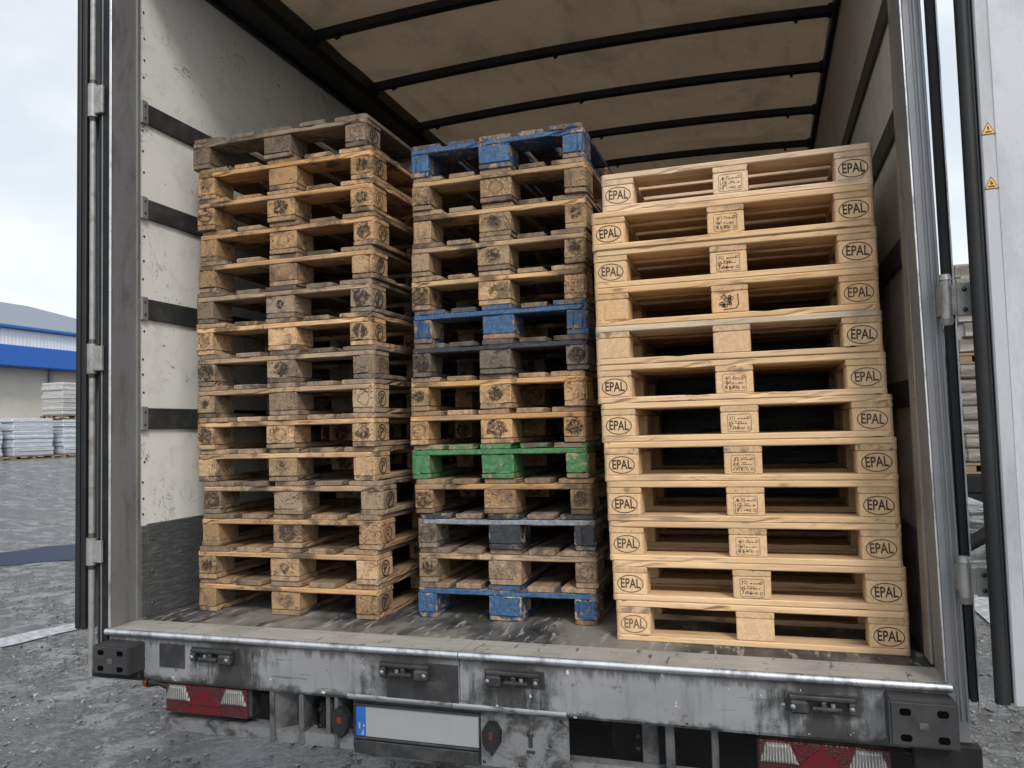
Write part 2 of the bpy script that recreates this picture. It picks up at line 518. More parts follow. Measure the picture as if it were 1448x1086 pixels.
def m_redtri(g):
    v = g.obj
    cells = g.vor(v, 210.0)
    c = g.mix(cells, (.13, .0025, .008), (.05, .0015, .004))
    dn = g.noise(v, 22.0, 5.0, .65)
    c = g.mix(g.m('MULTIPLY', g.step(dn, .48, .64), .6), c, (.03, .016, .011))
    g.put(g.b.inputs['Base Color'], c)
    g.b.inputs['Roughness'].default_value = .3


def m_clearlens(g):
    v = g.obj
    x, y, z = g.sep(v)
    rib = g.m('SINE', g.m('MULTIPLY', x, 700.0))
    g.b.inputs['Coat Weight'].default_value = .6
    n = g.noise(v, 26.0, 5.0, .6)
    c = g.mix(g.step(n, .35, .7), (.17, .168, .16), (.055, .05, .044))
    c = g.mix(g.m('MULTIPLY', g.step(rib, -.2, .9), g.m('MULTIPLY', g.step(n, .40, .60), .6)), c, (.50, .50, .49))
    g.put(g.b.inputs['Base Color'], c)
    g.put(g.b.inputs['Normal'], g.bump(rib, .5, .004))
    g.b.inputs['Roughness'].default_value = .18


REDLENS = mat('red_lens', m_redlens); REDTRI = mat('red_reflector', m_redtri); CLEAR = mat('clear_ribbed_lens', m_clearlens)


def m_floor(g):
    v = g.obj
    big = g.noise(g.v('MULTIPLY', v, (1.6, .8, 1)), 1.3, 5.0, .62, .3)
    mid = g.noise(g.v('MULTIPLY', v, (9, 4, 4)), 1.0, 6.0, .7, .5)
    hexn = g.vor(v, 70.0)
    c = g.mix(g.step(mid, .3, .7), (.014, .014, .0145), (.075, .074, .072))
    c = g.mix(g.m('MULTIPLY', g.step(big, .45, .55), .8), c, (.21, .19, .165))
    sc = g.noise(g.v('MULTIPLY', v, (26, 5, 5)), 1.0, 5.0, .65, .6)
    c = g.mix(g.m('MULTIPLY', g.step(sc, .56, .63), .8), c, (.30, .28, .25))
    sc2 = g.noise(g.v('MULTIPLY', g.v('ADD', v, (2, 7, 0)), (14, 40, 5)), 1.0, 4.0, .65, .6)
    c = g.mix(g.m('MULTIPLY', g.step(sc2, .63, .70), .6), c, (.012, .012, .012))
    g.put(g.b.inputs['Base Color'], c)
    g.put(g.b.inputs['Normal'], g.bump(g.m('ADD', mid, g.m('MULTIPLY', hexn, .25)), .3, .006))
    g.put(g.b.inputs['Roughness'], g.m('ADD', .36, g.m('MULTIPLY', mid, .4)))


def m_sill(g):
    v = g.obj
    n = g.noise(g.v('MULTIPLY', v, (4, 22, 4)), 1.0, 6.0, .68, .4)
    b = g.noise(v, 2.4, 5.0, .65)
    c = g.mix(n, (.22, .208, .188), (.52, .495, .455))
    c = g.mix(g.m('MULTIPLY', g.step(b, .46, .66), .5), c, (.19, .183, .172))
    sc = g.noise(g.v('MULTIPLY', v, (30, 7, 5)), 1.0, 5.0, .65, .8)
    c = g.mix(g.m('MULTIPLY', g.step(sc, .60, .68), .8), c, (.05, .042, .035))
    c = g.mix(g.m('MULTIPLY', g.step(g.noise(v, 22.0, 5.0, .7), .62, .70), .7), c, (.14, .075, .035))
    g.put(g.b.inputs['Base Color'], c)
    g.put(g.b.inputs['Normal'], g.bump(n, .3, .005))
    g.put(g.b.inputs['Roughness'], g.m('ADD', .38, g.m('MULTIPLY', b, .3)))
    g.b.inputs['Metallic'].default_value = .2


LATCHX = (-.95, -.205, .20, 1.19)      # latch centres along the beam, in the beam's own coordinates


def m_beam(g):
    v = g.obj
    x, y, z = g.sep(v)
    n = g.noise(g.v('MULTIPLY', v, (3, 6, 6)), 1.0, 6.0, .66)
    streak = g.noise(g.v('MULTIPLY', v, (26, 4, 3)), 1.0, 5.0, .6)
    c = g.mix(n, (.185, .187, .193), (.325, .328, .338))
    c = g.mix(g.m('MULTIPLY', g.step(streak, .5, .72), .5), c, (.15, .148, .145))
    wob = g.noise(v, 11.0, 6.0, .68, .3)
    d = None
    for lx in LATCHX:
        k = g.m('ABSOLUTE', g.m('SUBTRACT', x, lx))
        d = k if d is None else g.m('MINIMUM', d, k)
    runs = g.noise(g.v('MULTIPLY', v, (38, 3, 5)), 1.0, 5.0, .65)
    near = g.m('ADD', g.m('MULTIPLY', d, 3.4), g.m('ADD', g.m('MULTIPLY', g.m('SUBTRACT', wob, .5), 1.5), g.m('MULTIPLY', g.m('SUBTRACT', runs, .5), 1.3)))
    c = g.mix(g.step(near, .10, .75, .92, 0.0), c, (.028, .027, .026))
    low_ = g.m('ADD', z, g.m('MULTIPLY', g.m('SUBTRACT', g.noise(v, 6.0, 6.0, .7), .5), .16))
    c = g.mix(g.step(low_, -.085, -.055, .9, 0.0), c, (.03, .029, .028))
    top = g.m('ADD', z, g.m('MULTIPLY', g.m('SUBTRACT', runs, .5), .12))
    c = g.mix(g.step(top, .050, .082, 0.0, .7), c, (.04, .037, .034))
    rust = g.m('MULTIPLY', g.step(g.noise(g.v('ADD', v, (9, 1, 3)), 13.0, 5.0, .7), .63, .70), .6)
    c = g.mix(rust, c, (.12, .07, .04))
    sk = g.noise(g.v('MULTIPLY', v, (5, 60, 60)), 1.0, 4.0, .6)
    c = g.mix(g.m('MULTIPLY', g.step(sk, .64, .69), .6), c, (.07, .068, .066))
    c = g.mix(g.m('MULTIPLY', g.step(g.noise(v, 17.0, 6.0, .7), .66, .69), .9), c, (.03, .028, .026))
    c = g.mix(g.m('MULTIPLY', g.step(g.noise(g.v('ADD', v, (4, 4, 4)), 23.0, 4.0, .6), .68, .71), .9), c, (.62, .62, .62))
    g.put(g.b.inputs['Base Color'], c)
    g.put(g.b.inputs['Normal'], g.bump(g.m('ADD', n, wob), .2, .006))
    g.put(g.b.inputs['Roughness'], g.m('ADD', .36, g.m('MULTIPLY', wob, .3)))
    g.b.inputs['Metallic'].default_value = .35


def m_tarp(g):
    v = g.obj
    n = g.noise(v, 1.6, 5.0, .6, .3)
    f = g.noise(v, 34.0, 4.0, .65)
    c = g.mix(n, (.24, .195, .145), (.42, .35, .265))
    c = g.mix(g.m('MULTIPLY', g.step(f, .5, .75), .2), c, (.15, .12, .09))
    stn = g.noise(g.v('ADD', v, (4, 7, 1)), 1.1, 6.0, .66, .6)
    c = g.mix(g.m('MULTIPLY', g.step(stn, .48, .68), .55), c, (.13, .10, .075))
    c = g.mix(g.m('MULTIPLY', g.step(g.noise(g.v('MULTIPLY', v, (9, 1.2, 1)), 1.0, 5.0, .65), .55, .7), .35), c, (.16, .125, .09))
    cr = g.noise(g.v('MULTIPLY', v, (2.2, 1.2, 1)), 1.6, 3.0, .5, 1.2)
    crease = g.step(g.m('ABSOLUTE', g.m('SUBTRACT', cr, .5)), .004, .03, 1.0, 0.0)
    g.put(g.b.inputs['Base Color'], c)
    nb = g.bump(g.m('ADD', g.m('MULTIPLY', crease, .25), g.noise(v, 3.0, 3.0, .5)), .35, .03)
    g.put(g.b.inputs['Normal'], nb)
    g.b.inputs['Roughness'].default_value = .6
    tr = g.n('ShaderNodeBsdfTranslucent', {}, Color=g.mix(1.0, c, (.155, .134, .114), 'MULTIPLY'), Normal=nb)
    ad = g.n('ShaderNodeAddShader', {}, _0=g.b.outputs[0], _1=tr.outputs[0])
    out = [n for n in g.nt.nodes if n.type == 'OUTPUT_MATERIAL'][0]
    g.nt.links.new(ad.outputs[0], out.inputs['Surface'])


FLOOR = mat('phenolic_floor', m_floor); SILL = mat('worn_sill_plate', m_sill); BEAM = mat('grimy_rear_beam', m_beam); TARP = mat('tan_roof_tarp', m_tarp)


def m_ground(g):
    v = g.obj
    big = g.noise(g.v('MULTIPLY', v, (.55, .9, 1)), .7, 6.0, .62, .5)
    mid = g.noise(v, 3.4, 7.0, .7, .4)
    st = g.vor(v, 42.0)
    stc = g.n('ShaderNodeTexVoronoi', {}, Vector=v, Scale=42.0).outputs['Color']
    fine = g.noise(v, 34.0, 6.0, .75)
    peb = g.vor(v, 21.0)
    c = g.mix(g.step(fine, .32, .68), (.03, .03, .031), (.31, .308, .305))
    c = g.mix(g.m('MULTIPLY', g.sep(stc)[0], .4), c, (.24, .235, .23))
    c = g.mix(g.m('MULTIPLY', g.step(mid, .45, .60), .6), c, (.36, .36, .37))
    c = g.mix(g.m('MULTIPLY', g.step(big, .50, .62), .55), c, (.075, .072, .07))
    scr = g.noise(g.v('MULTIPLY', v, (1.2, 5.5, 1)), 1.0, 6.0, .72, .8)
    c = g.mix(g.m('MULTIPLY', g.step(scr, .54, .66), .4), c, (.04, .038, .036))
    c = g.mix(g.m('MULTIPLY', g.step(scr, .32, .44, 1.0, 0.0), .35), c, (.42, .42, .44))
    wet = g.m('MULTIPLY', g.step(big, .50, .60, 1.0, 0.0), g.step(mid, .44, .60, 1.0, .15))
    grit = g.noise(g.v('MULTIPLY', v, (1.0, 1.9, 1)), 17.0, 6.0, .75, .9)
    c = g.mix(g.m('MULTIPLY', g.step(grit, .53, .62), .62), c, (.028, .026, .025))
    c = g.mix(g.m('MULTIPLY', g.step(grit, .36, .44, 1.0, 0.0), .45), c, (.43, .43, .44))
    c = g.mix(g.m('MULTIPLY', wet, .5), c, (.05, .05, .053))
    g.put(g.b.inputs['Base Color'], c)
    rough = g.m('SUBTRACT', .55, g.m('MULTIPLY', wet, .48))
    g.put(g.b.inputs['Roughness'], rough)
    hh = g.m('ADD', g.m('MULTIPLY', fine, .8), g.m('MULTIPLY', g.m('SUBTRACT', 1.0, g.m('MULTIPLY', st, peb)), .6))
    hh = g.m('ADD', g.m('MULTIPLY', hh, g.m('SUBTRACT', 1.0, g.m('MULTIPLY', wet, .88))), g.m('ADD', g.m('MULTIPLY', mid, 1.0), g.m('MULTIPLY', grit, -1.2)))
    g.put(g.b.inputs['Normal'], g.bump(hh, .95, .03))


def m_puddle(g):
    v = g.obj
    n = g.noise(v, 9.0, 3.0, .5)
    sp = g.step(g.noise(v, 60.0, 3.0, .6), .62, .66)
    g.put(g.b.inputs['Base Color'], g.mix(sp, (.012, .023, .050), (.15, .15, .15)))
    g.put(g.b.inputs['Roughness'], g.m('ADD', .40, g.m('MULTIPLY', sp, .3)))
    g.b.inputs['Specular IOR Level'].default_value = .06
    g.put(g.b.inputs['Normal'], g.bump(n, .10, .01))


def m_line(g):
    v = g.obj
    n = g.noise(v, 13.0, 6.0, .7, .3)
    c = g.mix(g.step(n, .36, .66), (.42, .43, .45), (.20, .20, .20))
    g.put(g.b.inputs['Base Color'], c)
    g.put(g.b.inputs['Normal'], g.bump(n, .25, .006))


GROUND = mat('wet_gravel_yard', m_ground); PUDDLE = mat('puddle_water', m_puddle); LINE = mat('patchy_pale_line', m_line)


# ------------------------------------------------------------------ ground
def gz(x, y):
    t = min(1.0, max(0.0, (-9.6 - x) / 11.5))
    return GZ + 1.2 * t * t * (3 - 2 * t)


def axis(lo, hi, core0, core1, step):
    a = []; q = core0
    while q <= core1: a.append(q); q += step
    d = step; q = core0
    left = []
    while q > lo: d *= 1.5; q -= d; left.append(max(q, lo))
    d = step; q = a[-1]
    while q < hi: d *= 1.5; q += d; a.append(min(q, hi))
    return left[::-1] + a


gx_, gy_ = axis(-700, 700, -34, 14, .6), axis(-700, 700, -8, 40, .8)
mb = MB()
vs = [(x, y, gz(x, y) + (.012 * mnoise.noise(Vector((x * .9, y * .9, 0))) if abs(x) < 40 and abs(y) < 50 else 0)) for y in gy_ for x in gx_]
nx = len(gx_)
mb.add(vs, [[j * nx + i, j * nx + i + 1, (j + 1) * nx + i + 1, (j + 1) * nx + i] for j in range(len(gy_) - 1) for i in range(nx - 1)], 0, True)
gr = mb.to('ground', GROUND, kind='structure', recalc=False)


def sheet(name, pts, lift, m, seed=0, wob=.12):
    """irregular thin sheet lying on the ground"""
    n = len(pts); out = []
    for i in range(n):
        a, b = Vector((*pts[i], 0)), Vector((*pts[(i + 1) % n], 0))
        for k in range(10):
            p = a.lerp(b, k / 10)
            q = mnoise.noise_vector(Vector((p.x * 1.7 + seed, p.y * 1.7, seed)))
            out.append((p.x + q.x * wob, p.y + q.y * wob))
    mbs = MB()
    c = Vector((sum(p[0] for p in out) / len(out), sum(p[1] for p in out) / len(out)))
    rings = [1.0, .66, .33]
    vs = []
    for r in rings:
        for p in out:
            x, y = c.x + (p[0] - c.x) * r, c.y + (p[1] - c.y) * r
            vs.append((x, y, gz(x, y) + lift))
    vs.append((c.x, c.y, gz(c.x, c.y) + lift))
    N = len(out)
    fs = []
    for j in range(len(rings) - 1):
        fs += [[j * N + i, j * N + (i + 1) % N, (j + 1) * N + (i + 1) % N, (j + 1) * N + i] for i in range(N)]
    L_ = (len(rings) - 1) * N
    fs += [[L_ + i, L_ + (i + 1) % N, len(vs) - 1] for i in range(N)]
    mbs.add(vs, fs, 0, True)
    return mbs.to(name, m, kind='structure')


sheet('puddle', [(-11.5, 5.7), (-9.0, 5.9), (-7.9, 6.6), (-8.6, 8.6), (-9.3, 8.5), (-9.9, 7.2)], .014, PUDDLE, 3, .30)
sheet('pale_line', [(-5.3, .6), (-4.95, .62), (-3.5, 4.6), (-3.85, 4.6)], .018, LINE, 5, .10)  # irregular pale bands on the ground, patchy in tone
sheet('pale_line', [(4.25, 3.9), (4.42, 3.9), (4.62, 6.6), (4.40, 6.6)], .018, LINE, 9, .07)

def stones(areas, n, seed):
    rng = random.Random(seed)
    V = []; F = []
    base = [(1, 0, 0), (0, 1, 0), (-1, 0, 0), (0, -1, 0), (.6, .6, .75), (-.6, .55, .8), (-.55, -.6, .7), (.6, -.55, .8)]
    faces = [[0, 1, 5, 4], [1, 2, 5], [2, 6, 5], [2, 3, 6], [3, 7, 6], [3, 0, 7], [0, 4, 7], [4, 5, 6, 7]]
    for (x0, x1, y0, y1, share) in areas:
        k = 0
        while k < n * share:
            x, y = rng.uniform(x0, x1), rng.uniform(y0, y1)
            if mnoise.noise(Vector((x * .8, y * 1.1, seed))) + .5 * mnoise.noise(Vector((x * 3, y * 3, 2))) < rng.uniform(-.5, .45): continue
            k += 1
            r = rng.choice((.006, .008, .010, .012, .016, .022)) * rng.uniform(.8, 1.2)
            a = rng.uniform(0, 6.28); ca, sa = math.cos(a), math.sin(a)
            ex = rng.uniform(.7, 1.5); h = rng.uniform(.5, .9)
            b = len(V); z = gz(x, y) + .012 * mnoise.noise(Vector((x * .9, y * .9, 0))) - r * .15
            for p in base:
                px_, py_ = p[0] * r * ex * rng.uniform(.8, 1.2), p[1] * r * rng.uniform(.8, 1.2)
                V.append((x + px_ * ca - py_ * sa, y + px_ * sa + py_ * ca, z + p[2] * r * h))
            F += [[b + i for i in f] for f in faces]
    m_ = MB(); m_.add(V, F)
    return m_.to('gravel', STONE, kind='stuff', recalc=False)


def m_stone(g):
    n = g.noise(g.obj, 24.0, 1.0, .5)
    c = g.mix(g.step(n, .30, .70), (.025, .024, .023), (.24, .236, .23))
    g.put(g.b.inputs['Base Color'], c)
    g.b.inputs['Roughness'].default_value = .4


STONE = mat('yard_stones', m_stone)
stones([(-8, .9, -.6, 5.5, .68), (3.1, 5.6, .6, 7.5, .32)], 9000, 4)

# ------------------------------------------------------------------ the trailer (one thing, everything below is its parts)
T = empty('semi_trailer', (1.41, -.3, GZ), 'open grey box trailer with black roof bows loaded with wooden pallets', 'trailer')
XL, XR, YB, ZT = -.128, 2.95, 9.0, 3.0
MB().box(XL, XR, -.20, YB, -.045, 0, .003).to('floor_panel', FLOOR, T)
MB().box(-.14, 1.4115, -.357, -.204, -.03, .003, .002).box(1.4145, 2.957, -.357, -.204, -.03, .003, .002).to('sill_plate', SILL, T)
sn = MB()
for a, b in ((-.142, 1.4115), (1.4145, 2.957)):
    sn.tube([(a, -.366, -.008), (b, -.366, -.008)], .0135, 12)
sn.to('sill_edge', ALU, T)
for xs, m_, lab, sgn in ((XL, WALLW, 'scratched white left side wall', 1), (XR, WALLR, 'grimy brown right side wall', -1)):
    x1 = xs - .04 * sgn
    w = MB().box(min(xs, x1), max(xs, x1), -.196, YB, -.02, ZT, .002).to('side_wall', m_, T, lab)
    for z0, z1 in ((2.191, 2.284), (1.759, 1.848), (1.306, 1.398), (.82, .913)):
        d0, d1 = sorted((xs + .0005 * sgn, xs + .014 * sgn))
        MB().box(d0, d1, -.165, YB - .01, z0, z1, .003).to('wall_slat', SLAT, w)
        bk = MB().box(min(xs + .003 * sgn, xs + .018 * sgn), max(xs + .003 * sgn, xs + .018 * sgn), -.205, -.168, z0 - .006, z1 + .006, .002)
        for q in (.02, .075):
            bk.lathe((xs + .018 * sgn, -.187, z0 + q), 0, [(.0001, .003 * sgn), (.006, .002 * sgn), (.006, 0)], 8, 1)
        bk.to('slat_bracket', [FRAMEL, BOLT], w)
    d0, d1 = sorted((xs + .0005 * sgn, xs + .012 * sgn))
    k = MB().box(d0, d1, -.165, YB - .01, .004, .405, .003)
    k.box(d0 + .001, d1 + .003, -.205, -.168, .01, .40, .002)
    for z in (.06, .2, .34):
        k.lathe((xs + .0125 * sgn, -.14, z), 0, [(.0001, .004 * sgn), (.007, .003 * sgn), (.007, 0)], 8)
    k.to('kick_panel', KICK, w)
    nl = MB()                                        # rivets along the wall's rear edge
    random.seed(4)
    z = .45
    while z < 2.95:
        if not any(a - .03 < z < b + .03 for a, b in ((2.191, 2.284), (1.759, 1.848), (1.306, 1.398), (.82, .913))):
            nl.lathe((xs, -.178 + random.uniform(-.006, .006), z), 0, [(.0001, .003 * sgn), (.0055, .002 * sgn), (.0055, -.002 * sgn)], 8)
        z += random.uniform(.06, .13)
    nl.to('rivet_row', BOLT, w)
MB().box(XL - .03, XR + .03, YB, YB + .05, -.02, ZT + .1, .004).to('front_wall', WALLR, T)
# roof
for x0, x1 in ((-.19, .085), (2.935, 3.12)):
    rl = MB().prism([(x0, 3.0), (x1 - .03 if x0 < 1 else x1, 3.0), (x1, 3.03), (x1, 3.115), (x0, 3.24)] if x0 < 1 else
                    [(x0, 3.03), (x0 + .03, 3.0), (x1, 3.0), (x1, 3.24), (x0, 3.115)], 1, -.2, YB)
    if x0 < 1:
        rl.box(-.125, -.098, -.19, YB, 2.975, 2.999, .003)
    else:
        rl.box(2.92, 2.947, -.19, YB, 2.975, 2.999, .003)
    rl.to('roof_rail', RAIL, T)


def arch(x):
    t = (x - 1.41) / 1.5
    return .045 * (1 - t * t)


tv = []; NX, NY = 56, 170
for j in range(NY + 1):
    y = -.2 + j * (YB + .2) / NY
    for i in range(NX + 1):
        x = -.05 + i * 3.02 / NX
        sag = .018 * math.sin(math.pi * (((y - .9) / .735) % 1.0))
        tv.append((x, y, 3.122 + arch(x) - sag + .012 * mnoise.noise(Vector((x * 2.3, y * 2.8, 3.1))) + .010 * abs(mnoise.noise(Vector((x * 3.1 + y * 1.3, y * 1.1, 7.7))))))
tp = MB()
tp.add(tv, [[j * (NX + 1) + i, j * (NX + 1) + i + 1, (j + 1) * (NX + 1) + i + 1, (j + 1) * (NX + 1) + i] for j in range(NY) for i in range(NX)], 0, True)
tp.to('roof_tarp', TARP, T, recalc=False)
for k in range(-1, 11):
    y = .925 + .735 * k
    bw = MB()
    n = 24; xs = [.06 + i * 2.9 / n for i in range(n + 1)]
    for a, b in zip(xs[:-1], xs[1:]):
        vsq = []
        for x in (a, b):
            z = 3.05 + arch(x)
            vsq += [(x, y - .026, z), (x, y + .026, z), (x, y + .026, z + .045), (x, y - .026, z + .045)]
        bw.add(vsq, [[0, 1, 5, 4], [1, 2, 6, 5], [2, 3, 7, 6], [3, 0, 4, 7]])
        vsq2 = [Vector(v) + Vector((0, -.012, .012)) if i % 4 in (0, 3) else Vector(v) + Vector((0, .012, .012)) for i, v in enumerate(vsq)]
    bw.box(.055, .1, y - .04, y + .04, 3.045, 3.10, .004).box(2.91, 2.96, y - .04, y + .04, 3.045, 3.10, .004)
    bo = bw.to('roof_bow', RAIL, T)
    if k < 5:
        for x in (.22, 1.33, 2.74):
            z = 3.05 + arch(x)
            MB().box(x - .012, x + .012, y - .034, y + .034, z - .006, z + .02, .003).box(x - .008, x + .008, y - .01, y + .01, z - .026, z - .004, .003).to('tarp_clip', RAIL, bo)
MB().box(-.28, 3.1, -.36, -.2, 3.0, 3.26, .01).to('rear_header', FRAMEL, T)
# rear posts
# left: flat plate seen along the opening, dark channel, rod of hinges, rubber seal, folded door behind
lp = MB().box(-.19, -.126, -.362, -.207, -.20, 3.0, .004)
lp.box(-.205, -.190, -.35, -.22, -.2, 3.0, .002)
lp.box(-.1275, -.118, -.2255, -.2035, .0, 3.0, .002)
lp.to('rear_post', FRAME, T, 'dark grey left rear post')
MB().box(-.1345, -.1235, -.3655, -.360, .01, 3.0, .002).to('post_edge_trim', ALU, T)
lrod = MB().tube([(-.214, -.372, -.19), (-.214, -.372, 3.0)], .0125, 12)
lrod.to('hinge_rod', HINGE, T)
MB().box(-.188, -.137, -.3645, -.3622, -.15, 3.0, .001).to('post_channel', CHASSIS, T)
MB().box(-.172, -.166, -.3675, -.3647, -.15, 3.0, .001).to('post_channel_lip', FRAME, T)
LEAN = -.011
rp = MB().box(2.943, 2.998, -.368, -.205, -.2, 3.0, .005)
rp.box(2.966, 2.969, -.3715, -.3684, -.1, 3.0, .001).box(2.975, 2.983, -.374, -.3684, -.1, 3.0, .001).box(2.990, 2.9975, -.376, -.3684, -.1, 3.0, .002)
rp.lean(LEAN).to('rear_post', FRAMEL, T, 'pale grey right rear post')
MB().box(2.9395, 2.9445, -.371, -.3684, .01, 3.0, .001).lean(LEAN).to('post_edge_trim', ALU, T)
MB().box(2.932, 2.9475, -.203, -.10, .01, 3.0, .003).lean(-.002).to('corner_trim', TARPSTRIP, T)


def door(side):
    if side < 0:
        d = MB().box(-.282, -.244, -.35, 1.05, -.005, 2.95, .004).to('rear_door', DOORW, T, 'rear door folded back along the left side')
        MB().box(-.285, -.262, -.392, -.352, 0.0, 2.95, .006).box(-.260, -.236, -.388, -.352, 0.0, 2.95, .006).to('door_seal', RUBBER, d)
        for z0, z1 in ((2.158, 2.30), (1.057, 1.182), (.262, .373)):
            h = MB().tube([(-.214, -.372, z0), (-.214, -.372, z1)], .021, 14)
            h.box(-.205, -.155, -.384, -.368, z0 + .01, z1 - .01, .003)
            h.box(-.245, -.214, -.380, -.366, z0 + .01, z1 - .01, .003)
            h.tube([(-.214, -.372, z1), (-.214, -.372, z1 + .022)], [.017, .012], 12, 1)
            h.tube([(-.214, -.372, z0 - .018), (-.214, -.372, z0)], [.014, .017], 12, 1)
            h.to('hinge', [HINGE, BOLT], d)
    else:
        d = MB().box(3.082, 4.38, -.52, -.48, .0, 2.95, .004).to('rear_door', DOORW, T, 'white rear door swung wide open to the right')
        MB().box(3.0765, 3.112, -.5255, -.476, .0, 2.95, .004).to('door_edge_frame', DOORF, d)
        sl = MB().tube([(3.052, -.505, .002), (3.052, -.505, 2.95)], .019, 14)
        sl.box(3.036, 3.0765, -.515, -.488, .004, 2.95, .005)
        sl.to('door_seal', RUBBER, d)
        MB().box(3.1135, 3.1155, -.5212, -.5195, .004, 2.945, .0005).to('panel_seam', DOORF, d)
        for zc in (1.579, 1.425):
            s = MB()
            x = 3.1005 - .005
            def tri(h, y0, y1, mi):
                s.prism([(x - h * .9, zc - h * .75), (x + h * .9, zc - h * .75), (x, zc + h * .95)], 1, y0, y1, mi)
            tri(.0215, -.5262, -.5257, 1); tri(.0175, -.5268, -.5262, 0)
            s.to('warning_sticker', [ORANGE, STICKINK], d)
            mk_ = MB()
            if zc > 1.5:
                mk_.box(x - .002, x + .002, -.5273, -.5268, zc - .003, zc + .008, .0003)
                mk_.box(x - .008, x + .008, -.5273, -.5268, zc - .010, zc - .006, .0003)
            else:
                mk_.box(x - .009, x + .009, -.5273, -.5268, zc - .010, zc - .006, .0003)
                mk_.box(x - .003, x + .004, -.5273, -.5268, zc - .003, zc + .003, .0003)
                mk_.box(x - .002, x + .001, -.5273, -.5268, zc + .004, zc + .008, .0003)
            mk_.to('sticker_symbol', STICKINK, d)
        for z0, z1 in ((2.158, 2.30), (1.065, 1.178), (.268, .366)):
            hx = 2.997 - .0095 * z0
            h = MB().tube([(hx, -.43, z0), (hx, -.43, z1)], .0155, 14)
            h.tube([(hx, -.43, z1 + .001), (hx, -.43, z1 + .018)], [.018, .014], 12, 0)
            h.tube([(hx, -.43, z0 - .018), (hx, -.43, z0 - .001)], [.013, .018], 12, 0)
            h.box(hx - .016, hx + .010, -.43, -.365, z0 + .012, z1 - .012, .003)
            h.box(hx + .008, hx + .030, -.437, -.430, z0 + .010, z1 - .014, .002)
            h.box(hx + .026, 3.070, -.446, -.4375, z0 + .006, z1 - .010, .002)
            h.box(3.062, 3.070, -.482, -.446, z0 + .010, z1 - .014, .002)
            for q in (z0 + .024, z1 - .030):
                h.lathe((hx + .044, -.446, q), 1, [(.0001, -.005), (.0065, -.004), (.007, 0)], 8, 1)
            h.to('hinge', [HINGE, BOLT], d)
    return d


door(-1); door(1)
# post side seal on the right: dark strip with a bright lip
MB().box(3.0, 3.020, -.385, -.33, -.04, 3.0, .006).lean(-.004).to('post_seal', RUBBER, T)
MB().box(3.0205, 3.0245, -.388, -.372, -.055, 3.0, .001).lean(-.004).to('seal_lip', ALU, T)
# rear beam
BX = 1.413
beam = MB()
beam.prism([(-.362, -.022), (-.204, -.022), (-.204, -.185), (-.362, -.185)], 0, -.2, BX - .0015)
beam.prism([(-.362, -.022), (-.204, -.022), (-.204, -.185), (-.362, -.185)], 0, BX + .0015, 3.0)
beam.box(-.2, 3.0, -.355, -.21, -.196, -.1855, .002)
rb = beam.to('rear_beam', BEAM, T)


def latch(xc, zc, flip):
    p = MB()
    W = .095
    p.box(xc - W - .012, xc + W + .012, -.368, -.3625, zc - .032, zc + .026, .003)            # back plate
    p.box(xc - W, xc + W, -.392, -.3685, zc + .010, zc + .024, .004)                            # hood
    e = 1 if flip else -1
    p.box(xc + e * .04, xc + e * W, -.405, -.3685, zc - .028, zc + .011, .007)                  # lug
    p.box(xc - e * W, xc - e * (W - .022), -.394, -.3685, zc - .024, zc + .010, .004)
    p.box(xc - e * .055, xc + e * .03, -.398, -.3725, zc - .016, zc - .006, .003)               # keeper bar
    p.box(xc - e * .012, xc + e * .004, -.396, -.3685, zc - .022, zc + .010, .003)
    for q in (-W + .010, W - .012):
        p.lathe((xc + q, -.405 if q * e > 0 else -.394, zc - .006), 1, [(.0001, -.004), (.008, -.003), (.008, .001)], 10, 1)
    p.tube([(xc - e * .03, -.385, zc - .012), (xc - e * .03, -.385, zc + .004)], .007, 8, 1)
    p.to('door_keeper', [BLACKM, FRAMEL], rb)


for xc, zc, fl in ((.388, -.07, True), (1.21, -.072, True), (1.615, -.072, False), (2.60, -.078, False)):
    latch(xc, zc, fl)
MB().box(.125, .245, -.3675, -.3625, -.132, -.04, .002).to('stiffener_plate', BLACKM, rb)
MB().box(1.13, 1.408, -.3645, -.3615, -.176, -.045, .001).to('stiffener_plate', BLACKM, rb)


def bumper_block(x0, x1, y0, z0, z1, skew):
    p = MB()
    p.prism([(x0, z0), (x1, z0), (x1, z1 - .006), (x1 - .006, z1), (x0 + .006, z1), (x0, z1 - .006)], 1, y0, -.3625, 0)
    p.box(x0 + .006, x1 - .006, y0 - .004, y0 + .002, z0 + .004, z1 - .006, .003)
    cx, cz = (x0 + x1) / 2, (z0 + z1) / 2 - .004
    for sx in (-.26, .28):
        for sz in (-.27, .29):
            w = (x1 - x0) * .085
            c = (cx + sx * (x1 - x0), y0 - .0045, cz + sz * (z1 - z0))
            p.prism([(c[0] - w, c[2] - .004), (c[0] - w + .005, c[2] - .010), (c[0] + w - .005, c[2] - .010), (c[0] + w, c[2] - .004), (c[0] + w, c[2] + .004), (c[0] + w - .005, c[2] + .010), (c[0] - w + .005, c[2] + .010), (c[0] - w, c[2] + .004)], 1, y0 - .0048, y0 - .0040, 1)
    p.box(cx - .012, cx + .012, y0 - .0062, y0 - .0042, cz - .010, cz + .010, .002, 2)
    return p.to('rubber_buffer', [BUFFER, SLOT, GALV], rb)


